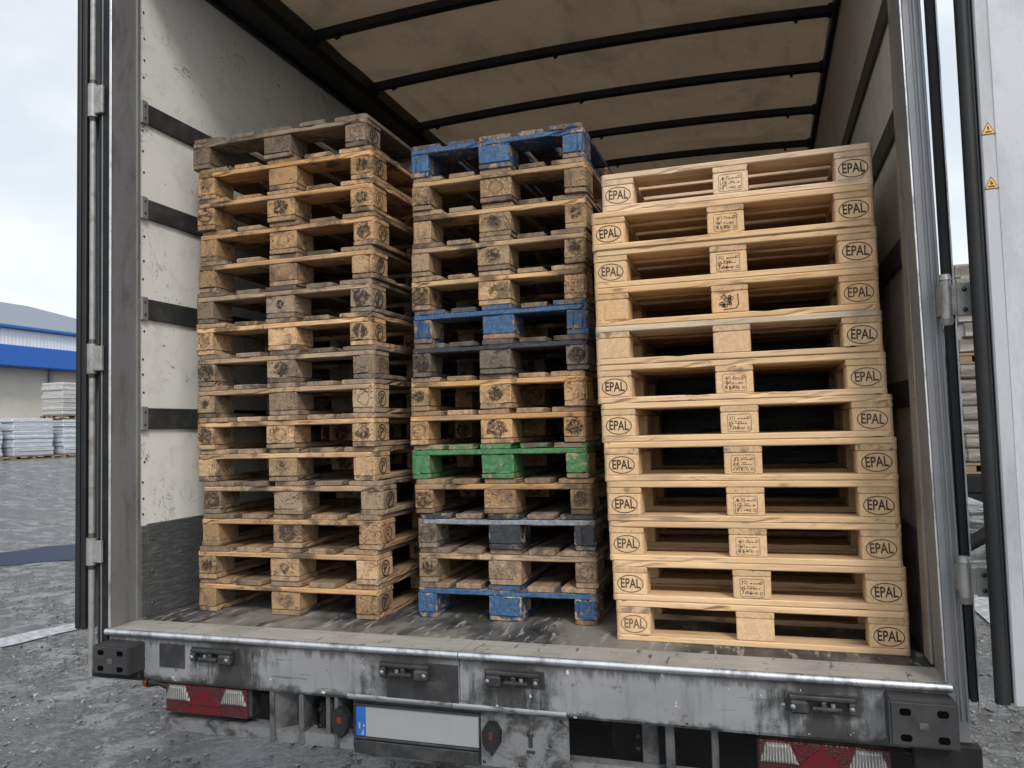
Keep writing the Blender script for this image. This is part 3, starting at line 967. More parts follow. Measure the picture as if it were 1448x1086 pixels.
BUFFER = simple('scuffed_buffer_rubber', (.026, .026, .027), .5, .1, .4, 14, .2, .4, (.055, .053, .05), 9)
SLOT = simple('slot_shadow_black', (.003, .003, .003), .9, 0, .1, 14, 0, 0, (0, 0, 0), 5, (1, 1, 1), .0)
bumper_block(-.125, .050, -.450, -.148, -.038, 1)
MB().box(-.19, .05, -.395, -.3625, -.185, -.150, .005).to('buffer_bracket', CHASSIS, rb)
bumper_block(2.775, 2.955, -.445, -.158, -.028, -1)
MB().box(2.84, 3.02, -.40, -.3625, -.24, -.16, .005).to('buffer_bracket', CHASSIS, rb)


# tail lamps
def tail_lamp(x0, x1, z0, z1):
    y = -.335
    h = MB().box(x0, x1, y, -.255, z0, z1, .012)
    ho = h.to('tail_lamp', BLACKM, T)
    w, hh = x1 - x0, z1 - z0
    MB().box(x0 + .006, x1 - .006, y - .012, y - .001, z0 + .006, z1 - .005, .006).to('red_lens', REDLENS, ho)
    yl = y - .0125
    for side in (0, 1):
        a, b = (x0 + .008, x0 + .27 * w) if side == 0 else (x1 - .008, x1 - .27 * w)
        s = 1 if side == 0 else -1
        poly = [(a, z0 + .45 * hh), (b + s * .10 * w * .5, z0 + .45 * hh), (b - s * .05 * w * .3, z1 - .010), (a + s * .02, z1 - .010)]
        cxl = sum(q[0] for q in poly) / 4; czl = sum(q[1] for q in poly) / 4
        lm = MB(); lv = []
        for sc_, yy in ((1.0, yl), (1.0, yl - .004), (.90, yl - .009), (.70, yl - .012)):
            lv += [(cxl + (q[0] - cxl) * sc_, yy, czl + (q[1] - czl) * sc_) for q in poly]
        lf = [[r_ * 4 + i, r_ * 4 + (i + 1) % 4, r_ * 4 + 4 + (i + 1) % 4, r_ * 4 + 4 + i] for r_ in range(3) for i in range(4)] + [[12, 13, 14, 15], [3, 2, 1, 0]]
        lm.add(lv, lf).to('clear_lens', CLEAR, ho)
    m = x0 + .5 * w
    t = MB().prism([(m - .20 * w, z0 + .36 * hh), (m + .19 * w, z0 + .36 * hh), (m, z1 - .012)], 1, yl - .004, yl)
    t.prism([(m - .17 * w, z0 + .32 * hh), (m + .16 * w, z0 + .32 * hh), (m + .2 * w, z0 + .08 * hh), (m - .22 * w, z0 + .08 * hh)], 1, yl - .003, yl)
    t.to('triangle_reflector', REDTRI, ho)
    return ho


tail_lamp(.133, .528, -.318, -.195)
tail_lamp(2.402, 2.79, -.335, -.207)
mk = MB().tube([(.20, -.30, -.23), (.15, -.325, -.226), (.10, -.335, -.205), (.062, -.342, -.204)], [.016, .016, .014, .020], 10)
mo = mk.to('marker_lamp', RUBBER, T)
MB().lathe((.038, -.345, -.204), 0, [(.0001, -.008), (.012, -.006), (.019, 0.0), (.021, .012), (.021, .022)], 16).to('orange_lens', LAMPO, mo)
MB().tube([(2.83, -.31, -.225), (2.88, -.335, -.222), (2.93, -.34, -.23)], .014, 10).to('marker_lamp', RUBBER, T)
MB().lathe((2.945, -.345, -.232), 0, [(.02, -.012), (.02, 0), (.012, .008), (.0001, .009)], 16).to('orange_lens', LAMPO, T)
# underrun bar, brackets and number plate board
ub = MB().prism([(-.345, -.338), (-.27, -.338), (-.27, -.385), (-.34, -.385)], 0, .118, .98).box(.112, .135, -.352, -.27, -.388, -.334, .005)
ub.prism([(-.30, -.36), (-.25, -.36), (-.25, -.42), (-.30, -.42)], 0, .98, 3.0)
ub.to('underrun_bar', SPECK, T)
for a, b, y0, y1 in ((.625, .645, -.352, -.20), (.752, .772, -.35, -.20), (.862, .88, -.34, -.2), (.905, .92, -.352, -.2),
                     (2.03, 2.085, -.26, -.24), (2.115, 2.145, -.32, -.3), (2.262, 2.285, -.32, -.3)):
    MB().box(a, b, y0, y1, -.42 if a > 2 else -.385, -.188, .003).to('bumper_bracket', GALV, T)
MB().prism([(.646, -.345), (.652, -.345), (.748, -.245), (.742, -.245)], 2, -.375, -.19).to('gusset_plate', GALV, T)
rest = MB()
rest.box(.80, .86, -.29, -.24, -.35, -.24, .008).box(.775, .90, -.235, -.225, -.38, -.19, .002)
for q in ((.81, -.27), (.85, -.27), (.81, -.33), (.85, -.33), (2.02, -.30), (2.02, -.26)):
    rest.lathe((q[0], -.29, q[1]), 1, [(.0001, -.010), (.009, -.009), (.009, 0)], 8)
rest.to('bracket_plate', CHASSIS, T)
pb = MB().box(.975, 1.475, -.335, -.328, -.392, -.178, .003)
pbo = pb.box(.985, 1.47, -.348, -.336, -.392, -.345, .006).to('plate_board', BLACKM, T)
MB().box(1.4775, 1.795, -.339, -.328, -.392, -.180, .004).to('plate_side_panel', SPECK, pbo)
lip = MB().tube([(.968, -.352, -.184), (1.38, -.352, -.183)], .014, 12).tube([(1.383, -.352, -.185), (1.795, -.352, -.185)], .014, 12)
lip.box(.968, 1.795, -.352, -.336, -.186, -.176, .003)
lip.to('board_lip', SCUFF, pbo)
npo = MB().box(.990, 1.470, -.3405, -.3355, -.332, -.222, .002, 0).to('number_plate', PLATEW, pbo)
MB().box(.991, 1.030, -.3420, -.3407, -.331, -.223, .0004).to('plate_band', PLATEB, pbo)
cm_ = MB().box(1.001, 1.008, -.3427, -.3421, -.305, -.283, .0003)
cm_.box(1.016, 1.022, -.3427, -.3421, -.326, -.308, .0003).box(1.011, 1.016, -.3427, -.3421, -.326, -.319, .0003).box(1.019, 1.025, -.3427, -.3421, -.298, -.288, .0003)
cm_.to('plate_marks', PLATEW, pbo)
MB().box(.985, 1.472, -.3475, -.336, -.222, -.214, .002).box(.985, 1.472, -.3475, -.336, -.341, -.333, .002).to('plate_frame', BLACKM, pbo)
for xc, zc, prnt in ((.938, -.277, T), (1.525, -.281, pbo)):
    l_ = MB().prism([(xc - .018, zc - .044), (xc + .012, zc - .05), (xc + .030, zc - .02), (xc + .032, zc + .02), (xc + .014, zc + .046), (xc - .016, zc + .046), (xc - .030, zc + .02), (xc - .030, zc - .02)], 1, -.372, -.3395)
    l_.tube([(xc, -.36, zc - .062), (xc, -.36, zc - .04)], .006, 8)
    lo = l_.to('plate_lamp', RUBBER, prnt)
    if prnt is T:
        MB().box(xc - .012, xc + .008, -.3745, -.372, zc - .006, zc + .016, .002).to('lamp_lens', LAMPO, lo)
MB().box(1.52, 1.532, -.3745, -.372, -.288, -.262, .001).to('lamp_lens', LAMPO, pbo)
kh = MB().lathe((1.660, -.339, -.268), 1, [(.0001, -.004), (.012, -.003), (.012, 0)], 12).box(1.653, 1.667, -.343, -.339, -.312, -.268, .003)
kh.box(1.645, 1.675, -.3425, -.339, -.332, -.322, .002)
for q in ((1.73, -.30), (1.77, -.215), (1.62, -.375), (1.70, -.378), (1.49, -.375)):
    kh.lathe((q[0], -.339, q[1]), 1, [(.0001, -.003), (.006, -.002), (.006, 0)], 8)
kh.to('keyhole_fitting', BOLT, pbo)
# chassis
ch = MB()
for x in (.85, 1.97):
    ch.box(x - .07, x + .07, -.15, YB, -.40, -.05, .006)
for y in (-.12, 1.0, 2.2, 3.4, 5.0, 7.0):
    ch.box(-.15, 2.97, y, y + .08, -.30, -.05, .006)
ch.box(-.12, 2.95, .3, .34, -.62, -.05, .004)
ch.to('chassis', CHASSIS, T)
RIM = simple('wheel_rim_steel', (.3, .3, .3), .45, .6, .2)
for x in (.12, 2.70):
    for y in (2.3, 3.6, 4.9):
        w = MB().lathe((x, y, GZ + .48), 0, [(.27, -.15), (.44, -.15), (.48, -.11), (.48, .11), (.44, .15), (.27, .15)], 36).to('tyre', RUBBER, T)
        MB().lathe((x, y, GZ + .48), 0, [(.0001, -.05), (.12, -.06), (.2, -.02), (.27, -.12), (.275, .12), (.2, .02), (.12, .06), (.0001, .05)], 28).to('rim', RIM, w)

# ------------------------------------------------------------------ pallets
H = .144


def board_mesh(name, L, W, Tk, m_, old=1.0, rnd=None, rng=random):
    """a sawn board along local X; worn edges, chipped corners; rnd = {(end, side): radius} rounds corners seen from above"""
    b = .0035 if old else .0025
    hy, hz = W / 2, Tk / 2
    oct_ = [(-hy + b, -hz), (hy - b, -hz), (hy, -hz + b), (hy, hz - b), (hy - b, hz), (-hy + b, hz), (-hy, hz - b), (-hy, -hz + b)]
    n = max(3, int(L / (.05 if old else .10)))
    xs = [-L / 2, -L / 2 + .004] + [-L / 2 + L * k / n for k in range(1, n)] + [L / 2 - .004, L / 2]
    if rnd:
        for e in (-1, 1):
            xs += [e * (L / 2 - q) for q in (.010, .020, .030)]
        xs = sorted(set(xs))
    sd = rng.random() * 100
    V = []; F = []
    bow = rng.uniform(-.0018, .0018) * old
    for x in xs:
        dist = min(x + L / 2, L / 2 - x)
        end = -1 if x < 0 else 1
        sh = .0028 * max(0, 1 - dist / .004)
        q = 0 if L < .2 else bow * math.cos(math.pi * x / L)
        for k, (y, z) in enumerate(oct_):
            yy, zz = y, z
            if sh:
                yy -= math.copysign(sh, y); zz -= math.copysign(sh, z)
            if rnd:
                r = rnd.get((end, -1 if y < 0 else 1))
                if r and dist < r:
                    lim = hy - (r - math.sqrt(max(0, r * r - (r - dist) ** 2)))
                    yy = math.copysign(min(abs(yy), lim), y)
            if old:
                nv = mnoise.noise_vector(Vector((x * 14 + sd, y * 30, z * 30)))
                yy += nv.x * .0013 * old; zz += nv.y * .0010 * old
                if rng.random() < .085 * old:
                    d = rng.uniform(.002, .010)
                    yy -= math.copysign(min(d, hy * .3), y); zz -= math.copysign(min(d * .6, hz * .3), z)
            V.append((x, yy, zz + q))
    N = 8
    for i in range(len(xs) - 1):
        for k in range(N):
            F.append([i * N + k, i * N + (k + 1) % N, (i + 1) * N + (k + 1) % N, (i + 1) * N + k][::-1])
    F.append(list(range(N))); F.append([(len(xs) - 1) * N + k for k in range(N)][::-1])
    me = bpy.data.meshes.new(name)
    me.from_pydata(V, [], F)
    me.materials.append(m_)
    return me


def part(name, parent, me, loc, axis, tone):
    o = bpy.data.objects.new(name, me)
    COL.objects.link(o)
    o.parent = parent
    o.location = loc
    if axis == 'y': o.rotation_euler.z = math.pi / 2
    o.color = (*tone, 1)
    return o


def vary(t, rng, k=.12, grey=0.0):
    f = 1 + rng.uniform(-k, k)
    g_ = sum(t) / 3
    return tuple(max(.01, (c * (1 - grey) + g_ * grey) * f) for c in t)


def used_pallet(x, y, z, W, tone, label, group, mats, seed, ends, mid, decks):
    """short side to the rear: deck boards and skids run into the trailer"""
    rng = random.Random(seed)
    tone = (tone[0] * 1.06, tone[1] * .965, tone[2] * .90)
    D = 1.2
    root = empty('wooden_pallet', (x + W / 2, y, z), label, 'pallet', group)
    root.rotation_euler.z = rng.uniform(-.004, .004)
    M_ = {'deck': (WOOD,) * 5, 'string': WOOD, 'block': (BLOCK,) * 3, 'skid': (WOOD,) * 3}
    M_.update(mats)
    gap = (W - sum(decks)) / 4
    px = -W / 2
    for k, w in enumerate(decks):
        me = board_mesh('deck_board', D - rng.uniform(0, .012), w - rng.uniform(0, .006), .0215, M_['deck'][k], 1.0, {(-1, 1): .02} if k == 0 else ({(-1, -1): .02} if k == 4 else None), rng)
        part('deck_board', root, me, (px + w / 2 + rng.uniform(-.004, .004), D / 2 + rng.uniform(-.004, .012), .1328), 'y', vary(tuple(c * .78 for c in tone), rng, .28, .22))
        px += w + gap
    for k, yy in enumerate((.0725, .6, 1.1275)):
        me = board_mesh('stringer_board', W - .004, .144, .0212, M_['string'] if k == 0 else WOOD, .8, {(-1, -1): .018, (1, -1): .018} if k == 0 else None, rng)
        part('stringer_board', root, me, (rng.uniform(-.002, .002), yy, .1108), 'x', vary(tuple(min(.7, c * 1.18) for c in tone), rng, .08))
    bw = (ends[0], mid, ends[1])
    bx = (-W / 2 + ends[0] / 2, rng.uniform(-.01, .01), W / 2 - ends[1] / 2)
    blocks = []
    for k in range(3):
        for j, yy in enumerate((.0725, .6, 1.1275)):
            r_ = None
            if j == 0: r_ = {(-1, -1): .016} if k == 0 else ({(1, -1): .016} if k == 2 else None)
            me = board_mesh('block', bw[k] - rng.uniform(.001, .006), .143, .0775, M_['block'][k] if j == 0 else BLOCK, 1.3, r_, rng)
            o = part('block', root, me, (bx[k], yy + rng.uniform(-.003, .003), .0611), 'x', vary(tuple(c * .92 for c in tone), rng, .26, .1))
            blocks.append(o)
    for k in range(3):
        me = board_mesh('skid_board', D - .006, bw[k] - .002, .0212, M_['skid'][k], 1.1, {(-1, 1): .016} if k == 0 else ({(-1, -1): .016} if k == 2 else None), rng)
        part('skid_board', root, me, (bx[k], D / 2, .0112), 'y', vary(tuple(c * .84 for c in tone), rng, .26, .2))
    return root, blocks


def new_pallet(x, y, z, W, tone, label, group, seed, grey=False):
    """long side to the rear: deck boards and skids run across the trailer"""
    rng = random.Random(seed)
    D = .80
    root = empty('wooden_pallet', (x + W / 2, y, z), label, 'pallet', group)
    bwid = W * .132
    for k, (yy, w) in enumerate(((.0725, .145), (.23, .10), (.40, .145), (.57, .10), (.7275, .145))):
        me = board_mesh('deck_board', W, w - .001, .0222, WOODN, .25, {(-1, -1): .024, (1, -1): .024} if k == 0 else None, rng)
        part('deck_board', root, me, (0, yy, .1325), 'x', vary((.47, .385, .28) if grey and k == 0 else tone, rng, .07))
    bx = (-W / 2 + bwid / 2, 0, W / 2 - bwid / 2)
    for k in range(3):
        me = board_mesh('stringer_board', D, bwid - .001, .0222, WOODN, .25, {(-1, 1): .02} if k == 0 else ({(-1, -1): .02} if k == 2 else None), rng)
        part('stringer_board', root, me, (bx[k], D / 2 + .001, .1102), 'y', vary(tuple(c * .86 for c in tone), rng, .07))
    blocks = []
    for k in range(3):
        for j, (yy, w) in enumerate(((.0525, .10), (.40, .145), (.7475, .10))):
            r_ = None
            if j == 0: r_ = {(-1, -1): .02, (1, -1): .012} if k == 0 else ({(1, -1): .02, (-1, -1): .012} if k == 2 else None)
            me = board_mesh('block', bwid - .003, w, .0775, BLOCKN, .25, r_, rng)
            o = part('block', root, me, (bx[k], yy, .0605), 'x', vary(tone, rng, .06))
            if j == 0: blocks.append(o)
    for k, (yy, w) in enumerate(((.0505, .10), (.40, .145), (.7495, .10))):
        me = board_mesh('skid_board', W, w, .0215, WOODN, .25, {(-1, -1): .024, (1, -1): .024} if k == 0 else None, rng)
        part('skid_board', root, me, (0, yy, .0110), 'x', vary(tone, rng, .08))
    return root, blocks


# ---- marks branded on the blocks
def ring_verts(rx, rz, th, n=44):
    V = []; F = []
    for k in range(n):
        a = 2 * math.pi * k / n
        c, s = math.cos(a), math.sin(a)
        V += [(rx * c, 0, rz * s), ((rx - th) * c, 0, (rz - th) * s)]
    for k in range(n):
        q = (k + 1) % n
        F.append([2 * k, 2 * q, 2 * q + 1, 2 * k + 1])
    return V, F


def thicken(V, F, t=.0006):
    n = len(V)
    VV = [tuple(v) for v in V] + [(v[0], v[1] + t, v[2]) for v in V]
    return VV, list(F) + [[n + i for i in f][::-1] for f in F]


cu = bpy.data.curves.new('epal_text', 'FONT')
cu.body = 'EPAL'
cu.align_x = 'CENTER'; cu.align_y = 'CENTER'
cu.size = .0395
cu.resolution_u = 4
cu.offset = .0007
to = bpy.data.objects.new('epal_text', cu)
COL.objects.link(to)
dg = bpy.context.evaluated_depsgraph_get()
tm = bpy.data.meshes.new_from_object(to.evaluated_get(dg))
TV = [(v.co.x * .86, 0, v.co.y * 1.22) for v in tm.vertices]
TF = [list(p.vertices) for p in tm.polygons]
bpy.data.objects.remove(to); bpy.data.curves.remove(cu); bpy.data.meshes.remove(tm)


def mesh_of(name, parts, m_):
    V = []; F = []
    for v, f in parts:
        b = len(V)
        V += v; F += [[b + i for i in q] for q in f]
    V, F = thicken(V, F)
    me = bpy.data.meshes.new(name)
    me.from_pydata(V, [], F)
    me.materials.append(m_)
    return me


def bar(x0, x1, z0, z1):
    return [(x0, 0, z0), (x1, 0, z0), (x1, 0, z1), (x0, 0, z1)], [[0, 1, 2, 3]]


def stroke(pts, th):
    V = []; F = []
    for (ax, az), (bx, bz) in zip(pts[:-1], pts[1:]):
        d = Vector((bx - ax, bz - az)); L = d.length or 1; n = Vector((-d.y, d.x)) / L * th / 2
        b = len(V)
        V += [(ax + n.x, 0, az + n.y), (bx + n.x, 0, bz + n.y), (bx - n.x, 0, bz - n.y), (ax - n.x, 0, az - n.y)]
        F.append([b, b + 1, b + 2, b + 3])
    return V, F


INKM = simple('worn_brown_ink', (.065, .042, .026), .8, 0, .5, 90, .0)
OVAL = {f: mesh_of('brand_mark', [ring_verts(.0480, .0320, .0030), (TV, TF)], m_) for f, m_ in ((0, INK), (1, INKF), (2, INKM))}


def rrect(hx, hz, r, th):
    pts = []
    for cx, cz, a0 in ((hx - r, hz - r, 0), (-hx + r, hz - r, 90), (-hx + r, -hz + r, 180), (hx - r, -hz + r, 270)):
        for k in range(5):
            a = R2(a0 + k * 22.5)
            pts.append((cx + r * math.cos(a), cz + r * math.sin(a)))
    pts.append(pts[0])
    return stroke(pts, th)


def glyph(rng, x, z, w, h, th):
    """one small worn character: a few short strokes"""
    out = []
    for _ in range(rng.randint(2, 4)):
        k = rng.random()
        if k < .45: xx = x + rng.choice((0, w)); out.append(stroke([(xx, z), (xx, z + h)], th))
        elif k < .8: zz = z + rng.choice((0, h / 2, h)); out.append(stroke([(x, zz), (x + w, zz)], th))
        else: out.append(stroke([(x, z), (x + w, z + h)], th))
    return out


def stamp(seed, m_, messy=False):
    rng = random.Random(seed)
    P = []
    if not messy:
        P.append(rrect(.040, .0305, .006, .0013))
        for r_, z in enumerate((.009, -.008, -.024)):
            x = -.034
            for c in range(rng.randint(2, 3)):
                w = rng.uniform(.005, .008)
                P += glyph(rng, x, z, w, .0125, .0018); x += w + .0028
            P += [stroke([(x + .001, z), (x + .001, z + .014)], .0012)]
            xx = -.006
            while xx < (.028 if r_ < 2 else .008):
                w = rng.uniform(.003, .010)
                P.append(bar(xx, xx + w, z + .004, z + .004 + rng.uniform(.0012, .004))); xx += w + .0025
            if rng.random() < .6:
                P.append(bar(-.004, rng.uniform(.004, .018), z + .0105, z + .0125))
        for z in (.018, -.019):
            v, f = ring_verts(.0055, .005, .0015, 14)
            P.append(([(a + .031, b, c + z) for a, b, c in v], f))
        v, f = ring_verts(.0045, .0045, .0014, 12)
        P.append(([(a + .014, b, c - .019) for a, b, c in v], f))
    else:
        for k in range(7):
            cx, cz = rng.uniform(-.03, .03), rng.uniform(-.022, .022)
            v, f = ring_verts(rng.uniform(.006, .011), rng.uniform(.005, .008), rng.uniform(.002, .004), 12)
            P.append(([(a + cx, b, c + cz) for a, b, c in v], f))
        P.append(stroke([(.028, .026), (.030, -.010), (.022, -.024), (-.022, -.027)], .0032))
        P.append(stroke([(-.004, .012), (-.002, -.012), (.004, .014), (.006, -.014)], .003))
        P.append(stroke([(-.03, .018), (-.018, .026), (-.010, .014)], .004))
    return mesh_of('printed_stamp', P, m_)


STAMPS = [stamp(s, INKM if s % 2 else INK) for s in range(4)] + [stamp(9, INK, True)]


def round_brand(seed, m_):
    rng = random.Random(seed)
    P = [ring_verts(.0345, .0345, .0045, 32)]
    s = rng.choice((-1, 1))
    P.append(stroke([(-.014, -.018), (-.014, .018), (.004, .018), (.008, .010), (.002, .001), (-.012, .001)], .004))
    P.append(stroke([(-.002, .0), (.016 * s + .004, -.020)], .004))
    if rng.random() < .6: P.append(stroke([(.016, .018), (.010, -.004)], .003))
    return mesh_of('round_brand', P, m_)


RB = [round_brand(s, m_) for s, m_ in ((1, INK), (2, INK), (3, INK), (4, INK), (5, INKF))]


def mark(name, me, block, depth, side=False):
    """a branded mark a hair proud of the block it is stamped on"""
    o = bpy.data.objects.new(name, me)
    COL.objects.link(o)
    o.parent = block
    if side:
        o.rotation_euler.z = math.pi / 2
        o.location = (depth, 0, 0)
    else:
        o.location = (0, -depth, 0)
    return o


ORD = ['topmost', 'second from the top', 'third from the top', 'fourth from the top', 'fifth from the top', 'sixth from the top', 'seventh from the top',
       'eighth from the top', 'seventh from the bottom', 'sixth from the bottom', 'fifth from the bottom', 'fourth from the bottom', 'third from the bottom', 'second from the bottom', 'bottommost']
L = [  # tone, look, dx
    ((.22, .18, .14), 'weathered grey brown', -.017), ((.50, .32, .15), 'honey brown', .005), ((.49, .32, .16), 'honey brown', .007),
    ((.40, .265, .14), 'brown dark-stained', .011), ((.40, .28, .16), 'brown dark-stained', .003), ((.27, .22, .165), 'dull grey brown', -.008),
    ((.56, .39, .22), 'clean pale tan', -.010), ((.30, .24, .175), 'grey brown', .005), ((.38, .295, .20), 'dusty grey tan', .003),
    ((.52, .37, .22), 'pale tan', -.003), ((.46, .335, .20), 'tan', -.003), ((.33, .26, .18), 'dirty grey brown', .026), ((.40, .275, .155), 'dark brown', .019),
    ((.45, .32, .19), 'brown', .006), ((.40, .275, .15), 'scuffed brown', .004)]
for i, (tone, look, dx) in enumerate(L):
    n = 15 - i
    rng = random.Random(100 + i)
    W = .905
    root, bl = used_pallet(dx + .003, rng.uniform(-.006, .008), (n - 1) * H, W, tone, f'{look} wooden pallet, {ORD[i]} in the tall left stack',
                           'used pallets in the left stack', {}, 300 + i, (.10, .105), .145, (.165, .13, .155, .13, .16))
    fr = bl[6]
    mark('round_brand', RB[rng.randrange(5)], fr, .0537, True)

BLUEALL = {'deck': (PBW['board'], PBW['board'], PBW['board'], PBW['board'], PBW['board']), 'string': PB['board'], 'block': (PB['block'],) * 3, 'skid': (PBW['board'],) * 3}
BLUE9 = {'deck': (PBW['board'], PBW['board'], PB['board'], PBW['board'], PBW['board']), 'string': PB['board'], 'block': (PBW['block'], PB['block'], PBW['block']), 'skid': (PBW['board'], WOOD, PB['board'])}
BLUE1 = {'deck': (WOOD, WOOD, PB['board'], WOOD, WOOD), 'string': PB['board'], 'block': (PB['block'], PB['block'], PBW['block']), 'skid': (PBW['board'], PBW['board'], WOOD)}
GREENM = {'deck': (PGW['board'], PGW['board'], PG['board'], PGW['board'], PGW['board']), 'string': PG['board'], 'block': (PG['block'], PG['block'], PGW['block']), 'skid': (PG['board'], PG['board'], PGW['board'])}
DARK8 = {'string': PK['board']}
DARK3 = {'deck': (PK['board'], WOOD, PK['board'], WOOD, PK['board']), 'string': PS['board'], 'block': (BLOCK, PK['block'], PK['block']), 'skid': (WOOD, PK['board'], PK['board'])}
BR = (.34, .24, .14)
Mid = [(BR, 'bright blue painted', .008, BLUEALL), ((.37, .265, .155), 'worn brown', .012, {}), ((.38, .275, .16), 'worn brown', .008, {}), ((.35, .265, .165), 'greyish brown', .002, {}),
       ((.49, .345, .19), 'light tan', -.003, {}), (BR, 'chipped blue painted', .003, BLUE9), ((.17, .155, .135), 'dark grey weathered', -.001, DARK8), ((.51, .345, .175), 'honey tan', -.016, {}),
       ((.47, .31, .155), 'honey tan', -.021, {}), (BR, 'green painted', -.016, GREENM), ((.34, .23, .12), 'dark brown', -.003, {}), ((.27, .23, .18), 'black and grey painted', .007, DARK3),
       ((.34, .265, .18), 'dusty grey brown', .008, {}), ((.42, .30, .175), 'blue fronted wood decked', .002, BLUE1)]
ORDM = ORD[:7] + ['seventh from the bottom', 'sixth from the bottom', 'fifth from the bottom', 'fourth from the bottom', 'third from the bottom', 'second from the bottom', 'bottommost']
for i, (tone, look, dx, mm) in enumerate(Mid):
    n = 14 - i
    rng = random.Random(200 + i)
    used_pallet(1.043 + dx, .09 + rng.uniform(-.006, .008), (n - 1) * H, .772, tone, f'{look} wooden pallet, {ORDM[i]} in the middle stack',
                'used pallets in the middle stack', mm, 500 + i, (.09, .092), .142, (.145, .115, .14, .115, .145))

NEW = [(12, -.001, -.020), (11, -.043, -.023), (10, -.041, -.018), (9, -.039, -.020), (8, -.041, -.016), (7, -.041, -.010),
       (6, -.031, .003), (5, -.024, .009), (4, -.018, .008), (3, -.015, .009), (2, -.007, .017), (1, .002, .018)]
ORDN = ORD[:6] + ['sixth from the bottom', 'fifth from the bottom', 'fourth from the bottom', 'third from the bottom', 'second from the bottom', 'bottommost']
NT = [tuple(q * w for q, w in zip(t, (.95, .915, .935))) for t in [(.66, .50, .33), (.64, .44, .24), (.64, .45, .25), (.60, .40, .205), (.60, .43, .25), (.66, .47, .27), (.64, .46, .265), (.63, .44, .245), (.64, .45, .25), (.65, .46, .26), (.65, .46, .265), (.65, .46, .265)]]
MARKS = ['oval marks and stamp', 'oval marks and stamp', 'oval marks and stamp', 'smeared stamp', 'plain left block', 'oval marks and stamp', 'oval marks and stamp', 'oval marks and stamp', 'oval marks and stamp', 'oval marks and stamp', 'oval marks and stamp', 'plain middle block']
for i, (n, dl, dr) in enumerate(NEW):
    W = .963 - dl + dr
    root, bl = new_pallet(1.918 + dl, -.089 + random.Random(i).uniform(-.004, .004), (n - 1) * H, W, NT[i],
                          f'pale new pallet with {MARKS[i]}, {ORDN[i]} in the right stack', 'new pallets in the right stack', 700 + i, i == 4)
    d = .0507
    if i not in (3, 4):
        o = mark('brand_mark', OVAL[1 if i == 11 else (2 if i in (0, 2, 9, 10) else 0)], bl[0], d)
        o.location.x = .003
        o.rotation_euler.y = random.Random(i).uniform(-.05, .05)
    o = mark('brand_mark', OVAL[2 if i in (3, 5, 6, 9) else 0], bl[2], d)
    o.location.x = -.002
    o.rotation_euler.y = random.Random(i + 50).uniform(-.05, .05)
    if i not in (4, 11):
        mark('printed_stamp', STAMPS[4] if i == 3 else STAMPS[i % 4], bl[1], d)

# ------------------------------------------------------------------ background: warehouse, wrapped goods, loaded flatbed
def m_corr(g):
    x, y, z = g.sep(g.obj)
    s = g.m('SINE', g.m('MULTIPLY', y, 33.0))
    n = g.noise(g.v('MULTIPLY', g.obj, (1, 2, .4)), 1.2, 5.0, .6)
    g.put(g.b.inputs['Base Color'], g.mix(n, (.50, .51, .53), (.66, .66, .66)))
    g.put(g.b.inputs['Normal'], g.bump(s, .35, .02))


def m_rooft(g):
    x, y, z = g.sep(g.obj)
    s = g.m('SINE', g.m('MULTIPLY', y, 26.0))
    n = g.noise(g.v('MULTIPLY', g.obj, (2, 8, 2)), 1.2, 5.0, .7)
    g.put(g.b.inputs['Base Color'], g.mix(n, (.12, .14, .18), (.23, .25, .30)))
    g.put(g.b.inputs['Normal'], g.bump(s, .5, .04))
    g.b.inputs['Roughness'].default_value = .6


CORR = mat('white_corrugated_sheet', m_corr); ROOFT = mat('grey_roof_sheet', m_rooft)
WALLB = simple('beige_plaster', (.46, .43, .38), .8, 0, .12, 1.2, .1, .25, (.30, .28, .25), .8)
BLUEF = simple('blue_fascia_sheet', (.008, .085, .36), .5, 0, .08, 2)
BLUET = simple('blue_gutter', (.015, .10, .30), .5, 0, .15, 2)
GYD = -1.1 + 1.2
W_ = empty('warehouse', (-33, 24, GYD), 'low warehouse with grey roof and broad blue fascia band', 'warehouse')
XW = -30.68
MB().box(-52, XW, -10, 35.4, GYD - .5, 4.9, .02).to('wall', WALLB, W_)
MB().box(-52, XW + .06, -10.2, 35.6, 4.9, 6.0, .02).to('upper_wall', CORR, W_)
MB().box(XW + .065, XW + 1.1, -10.2, 35.7, 4.16, 5.11, .03).to('canopy_fascia', BLUEF, W_)
MB().box(XW + .065, XW + .35, -10.3, 35.8, 6.0, 6.14, .02).to('gutter', BLUET, W_)
rf = MB()
rf.add([(XW + .3, -10.3, 6.14), (XW + .3, 35.8, 6.14), (-49.5, 35.8, 6.14), (-49.5, -10.3, 6.14), (-40, 33.5, 8.98), (-40, -6, 8.98)],
       [[0, 1, 4, 5], [1, 2, 4], [2, 3, 5, 4], [3, 0, 5], [0, 3, 2, 1]])
rf.to('roof', ROOFT, W_)
MB().tube([(XW + .12, 26.65, GYD), (XW + .12, 26.65, 4.15)], .09, 10).to('downpipe', FRAMEL, W_)


